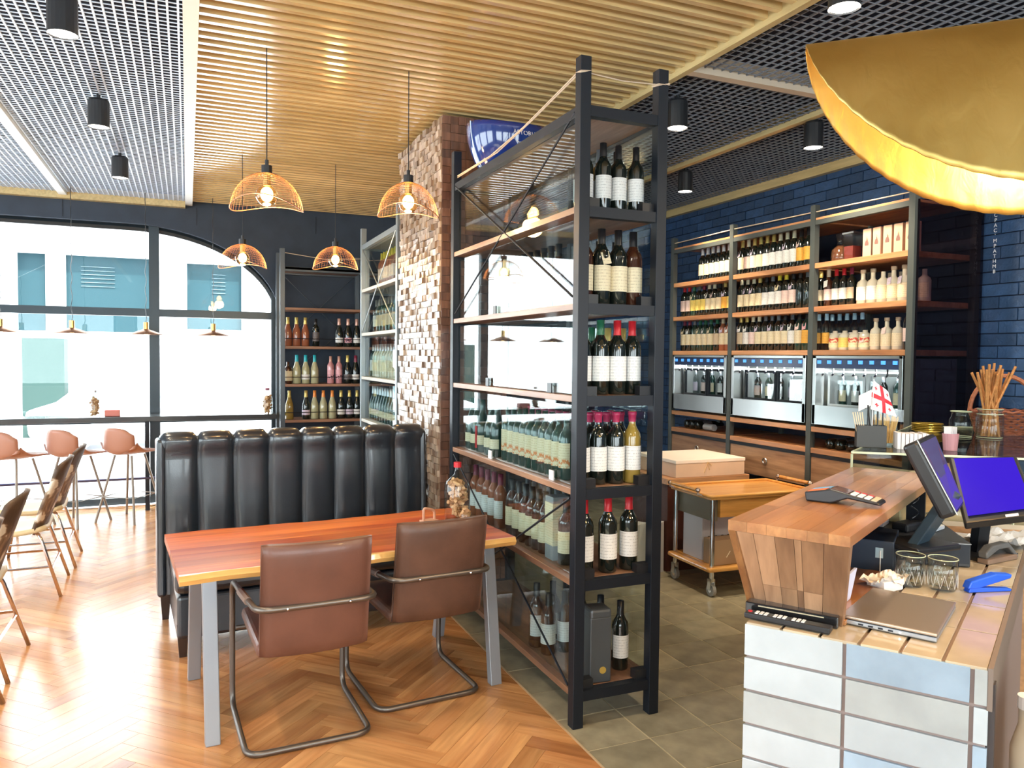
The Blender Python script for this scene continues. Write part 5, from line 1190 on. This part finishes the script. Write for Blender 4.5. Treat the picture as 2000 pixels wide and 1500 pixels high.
for x in (.04, TL-.04):
    for y in (.03, TWd-.03):
        ob('steel_post', M().cyl((x, y, .10), .016, .56, 12), CHROME, tr)
        c_ = ob('caster_fork', M().box(x-.02, y-.014, .045, x-.014, y+.02, .12).box(x+.014, y-.014, .045, x+.02, y+.02, .12).box(x-.02, y-.014, .10, x+.02, y+.02, .12), STEEL, tr)
        ob('caster_wheel', M().tube([(x-.012, y, .043), (x+.012, y, .043)], .042, 20), mat('caster_grey', (.30, .29, .27), .4), c_); ob('hub', M().tube([(x-.0145, y, .043), (x+.0145, y, .043)], .018, 12), CHROME, c_)
for x in (-.045, TL+.045):
    h_ = ob('side_handle', M().tube([(x, .10, .715), (x, TWd-.10, .715)], .013, 10), TW, tr)
    for y in (.08, TWd-.08):
        ob('handle_bracket', M().tube([(x+(.05 if x < 0 else -.05), y, .67), (x, y, .69), (x, y, .715)], .008, 6).sph((x, y, .715), .017, 10, 8), mat('handle_fitting', (.62, .48, .42), .25, .9), h_)
cbx2 = thing('white_crate', 'white carton with a row of black slots on the lower trolley tray', 'crate', (3.44, 4.44, .201), 0)
ob('carton', M().box(-.16, -.09, 0, .18, .13, .30), mat('crate_white', (.60, .58, .62), .6), cbx2, bevel=.003)
for i in range(5): ob('slot', M().box(-.11+i*.055, -.0912, .14, -.09+i*.055, -.0895, .165), BLK, cbx2)
ob('top_paper', M().grid(lambda u, v: (-.16+.34*u, -.09+.22*v, .303+.02*math.sin(u*9)*math.sin(v*5)**2), 10, 6), mat('lilac_white', (.66, .60, .66), .6), cbx2)
tcb = thing('tan_carton', 'tan cardboard box on the lower trolley tray', 'box', (3.40, 4.24, .201), 0); ob('carton', M().box(-.13, -.04, 0, .09, .08, .17), mat('cardboard', (.40, .26, .15), .7), tcb, bevel=.002); ob('tape_mark', M().tube([(-.03, -.0415, .05), (.0, -.0415, .09)], .003, 4), mat('tape_pale', (.8, .7, .5), .5), tcb)
wbx = thing('small_wooden_case', 'small light wooden case beside the tan carton on the trolley', 'box', (3.60, 4.25, .201), 0); ob('case', M().box(-.09, -.04, 0, .16, .10, .13), mat('light_wood_box', (.70, .46, .22), .5), wbx, bevel=.002); ob('lid', M().box(-.093, -.043, .131, .163, .103, .145), mat('light_wood_box2', (.76, .52, .27), .5), wbx)
# low cabinet and the pale gift case behind the trolley
lc_ = thing('low_cabinet', 'dark red-brown low cabinet with orange wooden top behind the trolley', 'cabinet', (3.30, 4.80, 0), R(-1))
ob('cabinet_body', M().box(0, 0, 0, .72, .55, .655), mat('red_brown_board', (.075, .022, .014), .5), lc_); ob('cabinet_top', M().box(-.01, -.01, .655, .74, .57, .70), SHELFWX, lc_, bevel=.003)
gc = thing('pale_gift_case', 'large pale wooden case with leather tie on top of the low cabinet', 'box', (3.37, 4.80, .701), R(-1))
ob('case_body', M().box(0, 0, 0, .63, .55, .105), mat('pale_pine', (.78, .56, .40), .55, nz=(5, .12)), gc, bevel=.003); ob('case_lid', M().box(-.004, -.004, .106, .634, .554, .132), mat('pine_lid_overexposed', (.92, .82, .72), .5), gc, bevel=.003)  # lid colour whitened to paint in the overexposed light on top
for x, y, d_ in ((.28, -.006, 0), (-.006, .25, 1)):
    ob('leather_tie', M().tube([(x, y, .11), (x+(.02 if not d_ else 0), y+(0 if not d_ else .02), .05)], .003, 5).tube([(x, y, .11), (x-(.03 if not d_ else 0), y-(0 if not d_ else .03), .03)], .003, 5).tube([(x, y, .11), (x+(.04 if not d_ else 0), y+(0 if not d_ else .04), .085)], .003, 5), mat('tie_tan', (.72, .50, .25), .6), gc)
for i, x in enumerate((2.98, 3.05)):
    pb = ob('paper_bag', M().hexa([(-.05, -.04, 0), (.05, -.04, 0), (.05, .04, 0), (-.05, .04, 0), (-.055, -.02, .36-.04*i), (.055, -.03, .38), (.055, .02, .37), (-.05, .02, .39)]), mat('bag_white', (.55, .52, .50), .7)); pb.location = (3.10+.13*i, 4.85, 0); tag(pb, ('crumpled white paper bag against the low cabinet' if i else 'white paper bag standing left beside the trolley post'), 'bag')

# ------------------------------------------------------------------ champagne bowl on the rack
BB_ = thing('champagne_bowl', 'large translucent blue champagne bowl with white lettering on top of the tall rack', 'bowl', (1.755, 4.27, 2.662), 0)
m = mat('blue_acrylic', (.008, .035, .22), .08, coat=.8)
def bo(u, v):
    a = u*2*math.pi; q_ = .12+.125*math.sin(v*1.5)**.8; z = .27*v**1.15+.025*v*v*math.cos(a)**2
    return (q_*math.cos(a)*1.0, q_*.85*math.sin(a), z)
o = ob('bowl_shell', M().grid(bo, 40, 12), m, BB_, smooth=True); sd = o.modifiers.new('s', 'SOLIDIFY'); sd.thickness = .008
ob('base', M().lathe([(.0001, 0), (.13, 0)], 30, (0, 0, .001), sy=.85), m, BB_)
ob('white_edge', M().tube([tuple(V(bo(.53, v/10))*1.01) for v in range(11)], .0035, 5), mat('acrylic_edge', (.5, .65, .85), .2, coat=.5), BB_)
lt_ = text('lettering', 'ASTORIA', .038, WHITEP, BB_, (.03, -.205, .215), (R(78), 0, R(6)))
for s in (-1, 1):
    for k in range(2):
        ob('emblem_wave', M().tube([(.03+.045*math.cos(a*.35)*s*1.0, -.196+.012*k, .175-k*.028+.012*math.sin(a*.7)*s) for a in range(0, 10)], .0022, 4), WHITEP, BB_)
